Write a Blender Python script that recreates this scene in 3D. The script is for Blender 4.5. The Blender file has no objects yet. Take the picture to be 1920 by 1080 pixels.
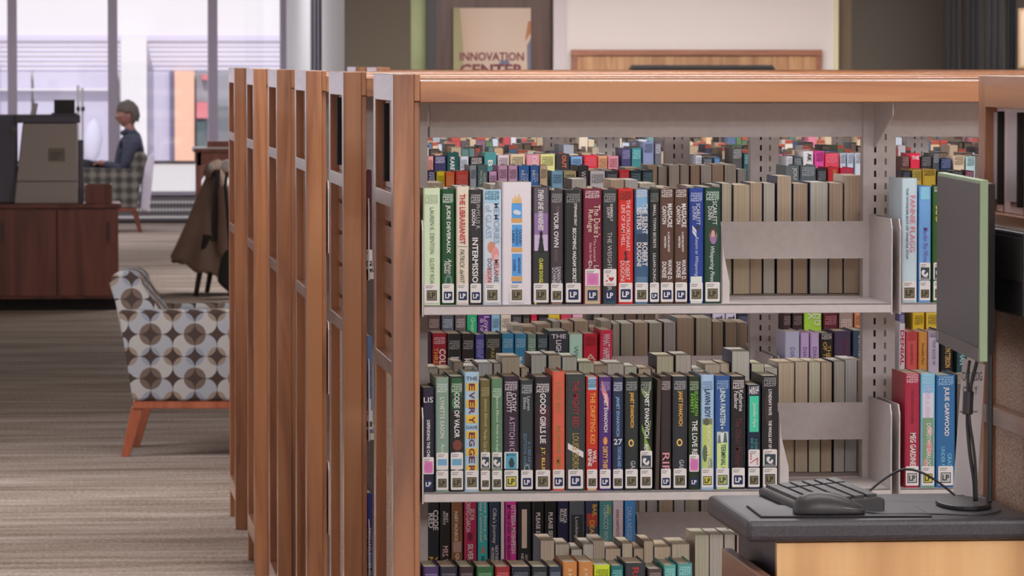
import bpy, bmesh, math, random
from mathutils import Matrix, Vector
random.seed(7)
SC = bpy.context.scene
C = SC.collection
# ---------------------------------------------------------------- camera
F = 8840.0          # focal length in pixels of the 1920 px wide frame
H = 1.71            # camera height
TH = math.atan((960 - 81) / F)      # yaw to the right
PH = math.atan((540 - 114) / F)     # pitch down
cd = bpy.data.cameras.new('camera'); cam = bpy.data.objects.new('camera', cd); C.objects.link(cam)
cd.sensor_width = 36; cd.lens = 36 * F / 1920; cd.clip_end = 400
cam.location = (0, 0, H)
cam.rotation_euler = (math.pi / 2 - PH, 0, -TH)
cd.dof.use_dof = True; cd.dof.focus_distance = 9.9; cd.dof.aperture_fstop = 22
SC.camera = cam
# ---------------------------------------------------------------- world, sun, exposure
W = bpy.data.worlds.new('sky'); SC.world = W; W.use_nodes = True
bg = W.node_tree.nodes['Background']; bg.inputs[0].default_value = (0.92, 0.90, 0.95, 1); bg.inputs[1].default_value = 0.92
sl = bpy.data.lights.new('sun', 'SUN'); sun = bpy.data.objects.new('sun', sl); C.objects.link(sun)
sl.energy = 2.1; sl.angle = 0.02; sl.color = (1, .96, .9); sun.rotation_euler = (math.radians(48), 0, math.radians(-12))
SC.view_settings.view_transform = 'Standard'; SC.view_settings.look = 'None'
SC.view_settings.gamma = 1; SC.view_settings.use_curve_mapping = False
SC.view_settings.exposure = 0.12
def ceiling_or_fill_lamp(x, y, sx, sy, watts, col=(.975, .98, 1)):
    l = bpy.data.lights.new('ceiling_or_fill_lamp', 'AREA'); l.shape = 'RECTANGLE'; l.size = sx; l.size_y = sy
    l.energy = watts; l.color = col
    o = bpy.data.objects.new('ceiling_or_fill_lamp', l); C.objects.link(o); o.location = (x, y, 3.14)
for yy, ww in ((-0.5, 195), (1.6, 120), (4.6, 8), (8.3, 26), (11.6, 50), (14.6, 62), (18.0, 40)):
    for xx in (1.6, 5.6):
        ceiling_or_fill_lamp(xx, yy, 2.4, 1.0, ww * (1.25 if yy < 9 else 1))
ceiling_or_fill_lamp(-2.4, 18.6, 2.4, 1.6, 95)
ceiling_or_fill_lamp(5.6, 24, 2.4, 1.2, 50)
ceiling_or_fill_lamp(2.6, 30, 2.4, 1.2, 20)
for xx in (3.6, 6.0): ceiling_or_fill_lamp(xx, 36.5, 2.4, 1.2, 150)  # fill lamps added to brighten the white wall behind the bookcases
ceiling_or_fill_lamp(9, 42, 2.4, 1.2, 230)  # fill lamp added to lift the dark corridor
for xx in (-1.6, 1.2): ceiling_or_fill_lamp(xx, 45.5, 1.8, 3.0, 45, (.93, .93, 1))  # bluish fill lamps added to brighten the side wall and seated person

# ---------------------------------------------------------------- helpers
def lin(c):
    c = c / 255.0
    return c / 12.92 if c <= .04045 else ((c + .055) / 1.055) ** 2.4
GAIN = 1.25
def col(rgb, g=None):
    g = GAIN if g is None else g
    return tuple(min(.92, lin(v) * g) for v in rgb) + (1.0,)
ST, CT = math.sin(TH), math.cos(TH)
SP, CP = math.sin(PH), math.cos(PH)
def ray(px, py):
    u = (px - 960) / F; v = (540 - py) / F
    f = CP + v * SP; z = v * CP - SP
    return Vector((u * CT + f * ST, f * CT - u * ST, z))
def at(px, py, Y):
    d = ray(px, py); return Vector((0, 0, H)) + d * (Y / d.y)
def atz(px, py, z):
    d = ray(px, py); return Vector((0, 0, H)) + d * ((z - H) / d.z)
def PX(px, Y, py=540): return at(px, py, Y).x
def PZ(py, Y, px=1200): return at(px, py, Y).z

def bcol(rgb):
    l = [lin(v) for v in rgb]; y = .3 * l[0] + .5 * l[1] + .2 * l[2]; g = min(1.25 * (.78 + 1.1 * y), .88 / max(l))
    return tuple(min(.93, v * g) for v in l) + (1.0,)
class MB:
    def __init__(s): s.v = []; s.f = []; s.m = []; s.c = []
    def add(s, vs, fs, mi=0, c=None):
        b = len(s.v); s.v += [tuple(v) for v in vs]; s.f += [tuple(i + b for i in f) for f in fs]
        s.m += [mi] * len(fs); s.c += [c] * len(fs); return s
    def box(s, x0, x1, y0, y1, z0, z1, mi=0, c=None):
        vs = [(x0,y0,z0),(x1,y0,z0),(x1,y1,z0),(x0,y1,z0),(x0,y0,z1),(x1,y0,z1),(x1,y1,z1),(x0,y1,z1)]
        return s.add(vs, [(0,3,2,1),(4,5,6,7),(0,1,5,4),(1,2,6,5),(2,3,7,6),(3,0,4,7)], mi, c)
    def prism(s, pts, axis, a0, a1, mi=0, c=None):
        """pts: 2D outline; axis 'x': pts are (y,z); 'y': (x,z); 'z': (x,y)"""
        n = len(pts)
        def mk(p, a): return {'x': (a, p[0], p[1]), 'y': (p[0], a, p[1]), 'z': (p[0], p[1], a)}[axis]
        vs = [mk(p, a0) for p in pts] + [mk(p, a1) for p in pts]
        fs = [tuple(range(n))[::-1], tuple(range(n, 2 * n))] + [(i, (i + 1) % n, n + (i + 1) % n, n + i) for i in range(n)]
        return s.add(vs, fs, mi, c)
    def cyl(s, p0, p1, r0, r1=None, n=12, mi=0, c=None):
        r1 = r0 if r1 is None else r1
        p0, p1 = Vector(p0), Vector(p1); d = (p1 - p0).normalized()
        a = d.orthogonal().normalized(); b = d.cross(a)
        vs = []
        for p, r in ((p0, r0), (p1, r1)):
            for i in range(n):
                t = 2 * math.pi * i / n; vs.append(p + a * (r * math.cos(t)) + b * (r * math.sin(t)))
        fs = [(i, (i + 1) % n, n + (i + 1) % n, n + i) for i in range(n)] + [tuple(range(n))[::-1], tuple(range(n, 2 * n))]
        return s.add(vs, fs, mi, c)
    def tube(s, pts, r, n=8, mi=0):
        pts = [Vector(p) for p in pts]
        rings = []; up = Vector((0, 0, 1)); a = None
        for i, p in enumerate(pts):
            d = (pts[min(i + 1, len(pts) - 1)] - pts[max(i - 1, 0)]).normalized()
            a = (d.orthogonal() if a is None else (a - d * a.dot(d))).normalized(); b = d.cross(a)
            rr = r[i] if isinstance(r, (list, tuple)) else r
            rings.append([p + a * (rr * math.cos(2 * math.pi * k / n)) + b * (rr * math.sin(2 * math.pi * k / n)) for k in range(n)])
        vs = [v for g in rings for v in g]; fs = []
        for i in range(len(rings) - 1):
            for k in range(n):
                fs.append((i * n + k, i * n + (k + 1) % n, (i + 1) * n + (k + 1) % n, (i + 1) * n + k))
        fs += [tuple(range(n))[::-1], tuple(range(len(vs) - n, len(vs)))]
        return s.add(vs, fs, mi)
    def mesh(s, name):
        me = bpy.data.meshes.new(name); me.from_pydata(s.v, [], s.f)
        if any(s.m): me.polygons.foreach_set('material_index', s.m)
        if any(c is not None for c in s.c):
            at_ = me.color_attributes.new('Col', 'FLOAT_COLOR', 'CORNER')
            k = 0
            for p, c in zip(me.polygons, s.c):
                for li in p.loop_indices: at_.data[li].color = c
        bm = bmesh.new(); bm.from_mesh(me); bmesh.ops.recalc_face_normals(bm, faces=bm.faces); bm.to_mesh(me); bm.free()
        me.update(); return me
    def build(s, name, mats, parent=None, bevel=0, smooth=False, seg=2, **kw):
        return link(name, s.mesh(name), mats, parent, bevel, smooth, seg, **kw)
def link(name, me, mats, parent=None, bevel=0, smooth=False, seg=2, loc=None, rot=None, scale=None, color=None):
    o = bpy.data.objects.new(name, me); C.objects.link(o)
    if mats is not None and not me.materials:
        for m in (mats if isinstance(mats, (list, tuple)) else [mats]): me.materials.append(m)
    if parent is not None: o.parent = parent
    if loc is not None: o.location = loc
    if rot is not None: o.rotation_euler = rot
    if scale is not None: o.scale = scale
    if color is not None: o.color = color
    if bevel:
        md = o.modifiers.new('bevel', 'BEVEL'); md.width = bevel; md.segments = seg; md.limit_method = 'ANGLE'; md.angle_limit = math.radians(40)
    if smooth: me.polygons.foreach_set('use_smooth', [True] * len(me.polygons))
    return o
def tag(o, label=None, cat=None, group=None, kind=None):
    if label: o['label'] = label
    if cat: o['category'] = cat
    if group: o['group'] = group
    if kind: o['kind'] = kind
    return o
def thing(name, label, cat, loc=(0, 0, 0), rz=0, group=None):
    o = bpy.data.objects.new(name, None); C.objects.link(o); o.location = loc; o.rotation_euler = (0, 0, rz)
    o.empty_display_size = .05
    return tag(o, label, cat, group)

# ---------------------------------------------------------------- materials
def mat(name, rgb=None, rough=.5, metal=0, spec=.5, g=1.0):
    m = bpy.data.materials.new(name); m.use_nodes = True
    b = m.node_tree.nodes['Principled BSDF']
    if rgb: b.inputs['Base Color'].default_value = col(rgb, g)
    b.inputs['Roughness'].default_value = rough; b.inputs['Metallic'].default_value = metal
    b.inputs['Specular IOR Level'].default_value = spec
    return m
def nd(m, t, **kw):
    n = m.node_tree.nodes.new(t)
    for k, v in kw.items(): setattr(n, k, v)
    return n
def lk(m, a, b): m.node_tree.links.new(a, b)
def pb(m): return m.node_tree.nodes['Principled BSDF']
def math_(m, op, a, b=None):
    n = nd(m, 'ShaderNodeMath', operation=op)
    for i, v in enumerate((a, b)):
        if v is None: continue
        if isinstance(v, (int, float)): n.inputs[i].default_value = v
        else: lk(m, v, n.inputs[i])
    return n.outputs[0]
def ramp(m, fac, stops):
    r = nd(m, 'ShaderNodeValToRGB'); el = r.color_ramp.elements
    while len(el) < len(stops): el.new(.5)
    for e, (p, c) in zip(el, stops): e.position = p; e.color = c
    lk(m, fac, r.inputs[0]); return r.outputs[0]
def noise_col(m, scale, stops, stretch=(1, 1, 1), detail=4, bump=0, dist=0, rnd=True):
    tc = nd(m, 'ShaderNodeTexCoord'); mp = nd(m, 'ShaderNodeMapping'); mp.inputs['Scale'].default_value = stretch
    lk(m, tc.outputs['Object'], mp.inputs[0])
    if rnd:
        oi = nd(m, 'ShaderNodeObjectInfo'); va = nd(m, 'ShaderNodeVectorMath', operation='SCALE')
        va.inputs[0].default_value = (13, 7, 5); lk(m, oi.outputs['Random'], va.inputs['Scale']); lk(m, va.outputs[0], mp.inputs['Location'])
    n = nd(m, 'ShaderNodeTexNoise'); n.inputs['Scale'].default_value = scale; n.inputs['Detail'].default_value = detail
    n.inputs['Distortion'].default_value = dist
    lk(m, mp.outputs[0], n.inputs['Vector'])
    c = ramp(m, n.outputs[0], stops); lk(m, c, pb(m).inputs['Base Color'])
    if bump:
        bp = nd(m, 'ShaderNodeBump'); bp.inputs['Strength'].default_value = bump; bp.inputs['Distance'].default_value = .002
        lk(m, n.outputs[0], bp.inputs['Height']); lk(m, bp.outputs[0], pb(m).inputs['Normal'])
    return n
def wood(name, a, b, c, axis='z', rough=.42, scale=9, coat=.9, g=1.0):
    m = mat(name, rough=rough)
    st = {'x': (.12, 1.6, 1.6), 'y': (1.6, .12, 1.6), 'z': (1.6, 1.6, .12)}[axis]
    noise_col(m, scale, [(.32, col(a, g)), (.5, col(b, g)), (.64, col(c, g))], st, 6, .04, 1.2)
    pb(m).inputs['Coat Weight'].default_value = coat; pb(m).inputs['Coat Roughness'].default_value = .16
    return m
WG = 1.0
wz = wood('cherry_wood_upright', (130, 80, 52), (172, 112, 73), (187, 127, 84), 'z', g=1.0)
wx = wood('cherry_wood_lengthwise', (138, 86, 54), (181, 118, 74), (196, 135, 87), 'x', g=1.0)
wy = wood('cherry_wood_crosswise', (130, 82, 57), (168, 112, 78), (181, 126, 88), 'y', g=1.0)
dark_wood = wood('dark_cherry_laminate', (92, 46, 36), (110, 57, 45), (124, 67, 53), 'z', .4, 5, .3, 1.6)
birch = wood('birch_plywood', (190, 142, 92), (214, 168, 114), (226, 184, 132), 'z', .4, 4, .3, g=1.3)
oak = wood('oak_veneer', (168, 118, 78), (190, 140, 98), (204, 156, 112), 'z', .5, 9)
steel = mat('beige_painted_steel', (198, 188, 180), .5, 0, .4)
noise_col(steel, 60, [(.3, col((192, 184, 182))), (.7, col((199, 191, 189)))], detail=2)
slot_m = mat('slot_shadow', (30, 26, 26), .9)
groove = mat('groove_black', (34, 28, 26), .8)
tack = mat('speckled_tackboard', rough=.95, spec=.1)
noise_col(tack, 260, [(.35, col((130, 106, 94), 1.5)), (.5, col((168, 144, 128), 1.5)), (.65, col((192, 168, 152), 1.5))], detail=2, bump=.2)
# book materials: colour from the object itself
def objcol(name, rough, spec=.5, coat=0):
    m = mat(name, rough=rough, spec=spec); oi = nd(m, 'ShaderNodeObjectInfo'); lk(m, oi.outputs['Color'], pb(m).inputs['Base Color'])
    pb(m).inputs['Coat Weight'].default_value = coat; return m
cover_m = objcol('laminated_book_cover', .42, .3)
print_m = objcol('printed_ink', .45, .4)
cloth_m = objcol('cloth', .9, .1)
plastic_m = objcol('plastic', .45, .45)
page = mat('page_edges', rough=.9, spec=.1)
def page_nodes(m):
    tc = nd(m, 'ShaderNodeTexCoord'); mp = nd(m, 'ShaderNodeMapping'); mp.inputs['Scale'].default_value = (900, 1, 3)
    lk(m, tc.outputs['Object'], mp.inputs[0]); n = nd(m, 'ShaderNodeTexNoise'); n.inputs['Scale'].default_value = 1; n.inputs['Detail'].default_value = 2
    lk(m, mp.outputs[0], n.inputs['Vector'])
    r = ramp(m, n.outputs[0], [(.3, (.8, .8, .8, 1)), (.6, (1, 1, 1, 1))])
    oi = nd(m, 'ShaderNodeObjectInfo'); mx = nd(m, 'ShaderNodeMix', data_type='RGBA', blend_type='MULTIPLY'); mx.inputs[0].default_value = 1
    lk(m, oi.outputs['Color'], mx.inputs[6]); lk(m, r, mx.inputs[7]); lk(m, mx.outputs[2], pb(m).inputs['Base Color'])
page_nodes(page)
vcol = mat('mixed_book_covers', rough=.45)
_va = nd(vcol, 'ShaderNodeVertexColor', layer_name='Col'); lk(vcol, _va.outputs[0], pb(vcol).inputs['Base Color'])
sticker_m = mat('sticker_paper', (232, 226, 224), .5, g=1.1)
lp_navy = mat('sticker_navy', (28, 42, 92), .5); lp_olive = mat('sticker_khaki', (132, 124, 92), .5); lp_yellow = mat('sticker_yellow', (222, 216, 92), .5)
lp_white = mat('sticker_white', (205, 205, 205), .5); lp_lime = mat('sticker_lime', (186, 200, 124), .5)
ink = mat('black_ink', (38, 36, 34), .5); ink_grey = mat('grey_ink', (110, 106, 106), .5)
pink_m = mat('sticker_pink', (232, 140, 200), .5); red_m = mat('sticker_red', (190, 30, 60), .5); sky_m = mat('sticker_sky', (120, 180, 214), .5)
slate_m = mat('sticker_slate', (52, 70, 82), .5); white_m = mat('white_print', (236, 232, 232), .5)
black_plastic = mat('black_plastic', (44, 42, 44), .42); noise_col(black_plastic, 400, [(.3, col((40, 38, 40))), (.7, col((50, 48, 50)))], detail=1, bump=.05)
dark_plastic = mat('charcoal_plastic', (62, 60, 62), .4)
desk_black = mat('black_laminate', (58, 56, 58), .38); noise_col(desk_black, 300, [(.35, col((50, 48, 53))), (.65, col((66, 63, 70)))], detail=2)
# ---------------------------------------------------------------- setting
FAR = 50.0; XLW = -5.0
def struct(o): o['kind'] = 'structure'; return o
carpet = mat('striped_carpet_tile', rough=.95, spec=.1)
def carpet_nodes(m):
    tc = nd(m, 'ShaderNodeTexCoord')
    def nz(scale, detail=2):
        mp = nd(m, 'ShaderNodeMapping'); mp.inputs['Scale'].default_value = scale; lk(m, tc.outputs['Object'], mp.inputs[0])
        n = nd(m, 'ShaderNodeTexNoise'); n.inputs['Scale'].default_value = 1; n.inputs['Detail'].default_value = detail
        lk(m, mp.outputs[0], n.inputs['Vector']); return n.outputs[0]
    a = nz((1.2, 9, 1), 3); b = nz((70, 26, 1), 1); c = nz((.3, 2.2, 1), 1)
    s = math_(m, 'ADD', math_(m, 'MULTIPLY', a, .5), math_(m, 'ADD', math_(m, 'MULTIPLY', b, .25), math_(m, 'MULTIPLY', c, .25)))
    r = ramp(m, s, [(.38, col((106, 92, 80), 1.45)), (.48, col((132, 118, 108), 1.45)), (.56, col((148, 135, 126), 1.45)), (.63, col((162, 150, 143), 1.45))])
    lk(m, r, pb(m).inputs['Base Color'])
    bp = nd(m, 'ShaderNodeBump'); bp.inputs['Strength'].default_value = .3; bp.inputs['Distance'].default_value = .004
    lk(m, b, bp.inputs['Height']); lk(m, bp.outputs[0], pb(m).inputs['Normal'])
carpet_nodes(carpet)
struct(MB().box(XLW, 13, -5, FAR, -.2, 0).build('floor', carpet))
wall_white = mat('white_wall_paint', (214, 204, 200), .8, g=1.15)
wall_taupe = mat('taupe_wall_paint', (104, 94, 82), .85, g=1.0)
wall_dark = mat('dark_taupe_paint', (84, 76, 68), .85, g=1.0)
ceil_m = mat('ceiling_tile', (225, 222, 218), .9)
struct(MB().box(XLW - .3, 13.3, -5.3, FAR + .3, 3.2, 3.5).build('ceiling', ceil_m))
struct(MB().box(XLW - .3, XLW, -5.3, FAR, -.2, .25).build('wall_left', wall_white))
struct(MB().box(13, 13.3, -5.3, FAR + .3, 0, 3.2).build('wall_right', wall_taupe))
struct(MB().box(XLW - .3, 13, -5.3, -5, 0, 3.2).build('wall_near', wall_white))
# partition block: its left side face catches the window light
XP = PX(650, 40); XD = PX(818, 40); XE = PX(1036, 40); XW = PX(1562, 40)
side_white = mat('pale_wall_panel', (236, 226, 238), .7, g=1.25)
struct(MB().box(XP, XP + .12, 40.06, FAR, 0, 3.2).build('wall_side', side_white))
struct(MB().box(XP - .004, PX(771, 40), 40, 40.15, 0, 3.2).build('wall_middle', wall_taupe))
for i, yy in enumerate((43.55, 44.15, 44.75)):
    struct(MB().box(XP - .025, XP, yy, yy + .22, 0, 3.2).build('trim_%d' % (i + 1), mat('dark_groove_trim', (96, 90, 104), .5)))
struct(MB().box(XW - (XW - XE) + .1, XW, 40, 40.2, 0, 3.2).build('wall_centre', wall_white))
struct(MB().box(XE, XE + .1, 39.93, 40.2, 0, 3.2).build('trim_4', mat('white_door_trim', (206, 194, 196), .5)))
struct(MB().box(XW, XW + .035, 39.97, 45, 0, 3.2).build('trim_5', mat('ivory_corner_trim', (224, 214, 176), .6)))
struct(MB().box(XW + .035, XW + .16, 40.05, 45, 0, 3.2).build('trim_6', mat('umber_corner_trim', (112, 94, 74), .6)))
struct(MB().box(XW + .16, 13, 45, 45.2, 0, 3.2).build('wall_far', wall_dark))
# header over the door and the sidelight
struct(MB().box(PX(771, 40), XE, 40, 40.15, 2.25, 3.2).build('trim_7', wall_dark))
# room behind the door wall
struct(MB().box(XP + .12, XW, 46, 46.15, 0, 3.2).build('wall_back', wall_dark))
# door with poster
door_m = wood('brown_stained_door', (70, 42, 32), (84, 52, 40), (94, 60, 46), 'z', .45, 5)
frame_dark = mat('dark_bronze_frame', (66, 60, 62), .45)
glass = bpy.data.materials.new('clear_glass'); glass.use_nodes = True
_t = glass.node_tree; _t.nodes.remove(_t.nodes['Principled BSDF'])
_a = _t.nodes.new('ShaderNodeBsdfTransparent'); _b = _t.nodes.new('ShaderNodeBsdfGlossy'); _b.inputs['Roughness'].default_value = .02
_m = _t.nodes.new('ShaderNodeMixShader'); _m.inputs[0].default_value = .05
_a.inputs[0].default_value = (.97, .98, 1, 1)
_t.links.new(_a.outputs[0], _m.inputs[1]); _t.links.new(_b.outputs[0], _m.inputs[2]); _t.links.new(_m.outputs[0], _t.nodes['Material Output'].inputs[0])
d = bpy.data.objects.new('door_1', None); C.objects.link(d); struct(d)
MB().box(XD, XE - .01, 40.03, 40.08, .01, 2.24).build('door_leaf', door_m, d)
x0, x1 = PX(800, 40), XD
MB().box(x0, x1, 39.98, 40.12, 0, 2.25).build('door_frame', frame_dark, d)
MB().box(XD + .06, XD + .09, 39.97, 40.03, .9, 1.2).build('pull_handle', mat('brushed_metal', (170, 165, 160), .3, 1), d)
# sidelight
w = bpy.data.objects.new('window_2', None); C.objects.link(w); struct(w)
green_pane = mat('green_reflection_glass', rough=.4); noise_col(green_pane, 1.1, [(.3, col((124, 118, 96), 1.2)), (.55, col((150, 158, 112), 1.2)), (.8, col((170, 176, 128), 1.2))], (2, 1, 1.6), 2)  # green reflection on the sidelight glass is put into its colour
MB().box(PX(771, 40), x0, 40.06, 40.08, .05, 2.25).build('pane', green_pane, w)
MB().box(PX(771, 40), x0, 40.02, 40.1, 0, .05).build('sill', frame_dark, w)
# ---- window wall
mull = mat('grey_mullion', (176, 166, 182), .45, g=1.1)
win = bpy.data.objects.new('window_1', None); C.objects.link(win); struct(win)
xs = [PX(213, FAR), PX(400, FAR), PX(535, FAR)]
pitch = xs[1] - xs[0]
mx = [xs[0] - pitch * i for i in range(9, 0, -1)] + xs
for x in [x for x in mx if x > XLW + .2]:
    MB().box(x - .05, x + .05, FAR - .08, FAR + .08, .29, 3.2).build('mullion', mull, win)
mx = [x for x in mx if x > XLW + .2]
edges = [XLW] + mx + [XP]
for a, b in zip(edges[:-1], edges[1:]):
    MB().box(a + .05, b - .05, FAR - .008, FAR + .008, .33, 3.2).build('pane', glass, win)
MB().box(XLW, XP, FAR - .1, FAR + .1, .29, .33).build('sill', mull, win)
struct(MB().box(XLW, XP, FAR, FAR + .3, -.2, .29).build('wall_window', wall_taupe))
# glazed left wall, out of frame, that lights the room from the side
w3 = bpy.data.objects.new('window_3', None); C.objects.link(w3); struct(w3)
for i in range(23):
    y = -5 + 2.5 * i
    MB().box(XLW - .14, XLW - .02, y - .05, y + .05, .25, 3.2).build('mullion', mull, w3)
    if 7.6 <= i * 1.0 + .01 - 2 and y < 40: MB().box(XLW - .3, XLW - .15, y, y + 2.5, .25, 3.2).build('window_block', wall_taupe, w3)  # unseen panels added to block window light and darken mid-room
    if i < 22: MB().box(XLW - .09, XLW - .075, y + .05, y + 2.45, .25, 3.2).build('pane', glass, w3)
# finned heater under the glass
heat = thing('baseboard_heater', 'long grey metal heater with slotted grille under the bright windows', 'heater', (0, FAR - .12, 0))
hm = mat('heater_grey_metal', (118, 112, 116), .45); slit = mat('pale_grille_metal', (225, 218, 220), .5, g=1.4)
MB().box(XLW, XP, -.02, .1, .02, .275).build('casing', hm, heat)
for z0, z1 in ((.205, .235), (.125, .155)):
    m = MB(); x = -1.2
    while x < XP - .03: m.box(x, x + .022, -.035, -.02, z0, z1); x += .034
    tag(m.build('grille_slot', slit, heat), kind='stuff')
MB().box(XLW, XP, -.04, -.02, .05, .075).build('grille_bar', slit, heat)
# slender door posts seen through the copier gap
post_m = mat('white_door_rail', (226, 222, 226), .4)
dr = thing('glass_door_rail', 'slim pale glass door rails with dark knobs beside the copier', 'door rail', (0, FAR - .6, 0))
for px in (148, 156):
    MB().cyl((PX(px, FAR - .6), 0, 0), (PX(px, FAR - .6), 0, PZ(160 if px == 148 else 165, FAR - .6, px)), .014).build('rail', post_m, dr)
for px in (148, 157):
    MB().cyl((PX(px, FAR - .6) - .02, -.03, PZ(204, FAR - .6, px)), (PX(px, FAR - .6) + .02, -.03, PZ(204, FAR - .6, px)), .022).build('knob', frame_dark, dr)
# ---- outdoors
pave = mat('pale_concrete', (205, 202, 200), .9)
g = struct(MB().box(-60, 60, FAR + .31, 140, -.3, -.02).build('ground', pave))
struct(MB().box(-60, XLW - .31, -40, FAR + .31, -.3, -.02).build('ground', pave))
YF = 79.0
bl = thing('storefront_building', 'white storefront building across the street behind the big windows', 'building', (0, YF, 0))
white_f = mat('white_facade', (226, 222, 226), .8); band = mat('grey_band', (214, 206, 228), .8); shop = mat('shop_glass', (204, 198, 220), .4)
dim_g = mat('dim_display', (150, 150, 160), .5); coral = mat('coral_brick', (240, 190, 165), .85); redm = mat('red_sign', (214, 120, 130), .6)
def fz(y, px=200): return PZ(y, YF, px)
def fx(px): return PX(px, YF)
MB().box(-30, 20, .5, 1.2, -.02, 6).build('facade_wall', white_f, bl)
MB().box(-30, 20, .44, .5, fz(76), fz(66)).build('fascia_beam', band, bl)
for y in range(84, 130, 9):
    MB().box(-30, 20, .475, .5, fz(y + 3.4), fz(y)).build('siding_board', band, bl)
for a, b in ((-200, -60), (-52, 60), (66, 222), (278, 322), (328, 366), (370, 520), (528, 640)):
    if a == 328: continue
    MB().box(fx(a), fx(b), .3, .5, fz(302), fz(134)).build('shop_window', shop if a != 370 else dim_g, bl)
for px in (322, 326): MB().box(fx(px) - .02, fx(px) + .02, .2, .35, fz(302), fz(134)).build('window_mullion', mat('lilac_mullion', (120, 116, 150), .5), bl)
MB().box(fx(329), fx(366), .15, .5, fz(302), fz(133)).build('brick_pier', coral, bl)
MB().box(fx(228), fx(276), -.3, .5, -.02, fz(68)).build('column', white_f, bl)
MB().box(fx(-60), fx(-12), -.3, .5, -.02, fz(68)).build('column', white_f, bl)
MB().box(fx(-30), fx(222), .1, .3, fz(170), fz(166)).build('transom', white_f, bl)
MB().box(fx(380), fx(392), .1, .28, fz(150), fz(140)).build('sign_panel', redm, bl)
MB().box(fx(370), fx(391), .1, .28, fz(222), fz(192)).build('sign_panel', redm, bl)
MB().box(fx(370), fx(387), .1, .28, fz(275), fz(228)).build('display_shelf', mat('green_display', (70, 90, 96), .5), bl)
MB().box(fx(410), fx(432), .1, .28, fz(290), fz(200)).build('display_shelf', mat('grey_display', (110, 112, 120), .5), bl)
shr = MB().tube([(fx(172), -.6, -.02), (fx(172), -.6, fz(290)), (fx(174), -.6, fz(260)), (fx(176), -.6, fz(235)), (fx(177), -.6, fz(222))], [.02, .13, .17, .12, .02], 10)
tag(shr.build('outdoor_shrub', mat('pale_lilac_shrub', (206, 202, 222), .9), smooth=True, loc=(0, YF, 0)), 'pale pointed shrub outside the window beside the white column', 'shrub')  # one pale lilac tone over the whole shrub

# ---- things on the partition
po = thing('poster', 'INNOVATION CENTER poster with maroon lettering on the brown door', 'poster', (0, 39.99, 0))
paper = mat('poster_print', rough=.6)
noise_col(paper, .9, [(.25, col((150, 120, 100), 1.15)), (.5, col((188, 162, 142), 1.15)), (.8, col((196, 174, 158), 1.15))], (1.4, 1, .8), 1)
MB().box(PX(850, 40), PX(995, 40), 0, .02, 1.05, PZ(15, 40, 900)).build('sheet', paper, po)
MB().prism([(PX(850, 40), 1.05), (PX(870, 40), 1.05), (PX(868, 40), PZ(85, 40)), (PX(862, 40), PZ(15, 40)), (PX(850, 40), PZ(15, 40))], 'y', -.003, 0).build('green_edge', mat('poster_green', (150, 142, 104), .6, g=1.1), po)
MB().prism([(PX(984, 40), PZ(78, 40)), (PX(995, 40), PZ(62, 40)), (PX(995, 40), PZ(40, 40)), (PX(990, 40), PZ(40, 40))], 'y', -.003, 0).build('orange_patch', mat('poster_orange', (176, 112, 76), .6), po)
MB().prism([(PX(990, 40), 1.05), (PX(995, 40), 1.05), (PX(995, 40), PZ(72, 40)), (PX(988, 40), PZ(85, 40))], 'y', -.003, 0).build('slate_patch', mat('poster_slate', (112, 112, 132), .6), po)
MB().prism([(PX(935, 40), PZ(122, 40)), (PX(955, 40), PZ(122, 40)), (PX(955, 40), PZ(113, 40)), (PX(938, 40), PZ(113, 40))], 'y', -.003, 0).build('slate_patch', mat('poster_slate', (112, 112, 132), .6), po)
TEXTQ = []
def text(s, parent, name, x0, x1, z0, z1, y, color, vert=False, bold=.012, shear=0, m=None):
    """flat print facing -Y filling the box x0..x1, z0..z1 (parent space); vert reads top to bottom"""
    TEXTQ.append((s, parent, name, x0, x1, z0, z1, y, color, vert, bold, shear, m or print_m))
MAR = col((110, 52, 58))
text('INNOVATION', po, 'headline', PX(862, 40), PX(982, 40), PZ(114, 40), PZ(98, 40), -.006, MAR, bold=.02)
text('CENTER', po, 'headline', PX(862, 40), PX(982, 40), PZ(142, 40), PZ(120, 40), -.006, MAR, bold=.03)

tb = thing('display_board', 'oak framed display panel on the white wall behind the bookcases', 'board', (0, 39.97, 0))
bx0, bx1, bt = PX(1070, 40), PX(1538, 40), PZ(93, 40)
MB().box(bx0 + .05, bx1 - .05, 0, .03, .75, bt - .05).build('panel', oak, tb)
fr = wood('oak_frame', (140, 88, 66), (160, 102, 78), (170, 114, 88), 'x', .45)
MB().box(bx0, bx1, -.03, .03, bt - .05, bt).build('frame_rail', fr, tb, .004)
MB().box(bx0, bx1, -.03, .03, .7, .75).build('frame_rail', fr, tb, .004)
for a in (bx0, bx1 - .05): MB().box(a, a + .05, -.03, .03, .75, bt - .05).build('frame_stile', fr, tb, .004)
tv = thing('wall_television', 'wide black television on the oak panel, only its top edge showing', 'television', (0, 39.9, 0))
tx0, tx1, tz = PX(1176, 40), PX(1447, 40), PZ(122, 40)
MB().prism([(tx0, tz - .66), (tx1, tz - .66), (tx1, tz - .03), (tx1 - .02, tz), (tx0 + .02, tz), (tx0, tz - .03)], 'y', -.06, 0).build('case', black_plastic, tv, .006)
MB().box(tx0 + .02, tx1 - .02, -.064, -.06, tz - .63, tz - .03).build('screen', mat('dark_screen', (24, 24, 28), .15), tv)
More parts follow.
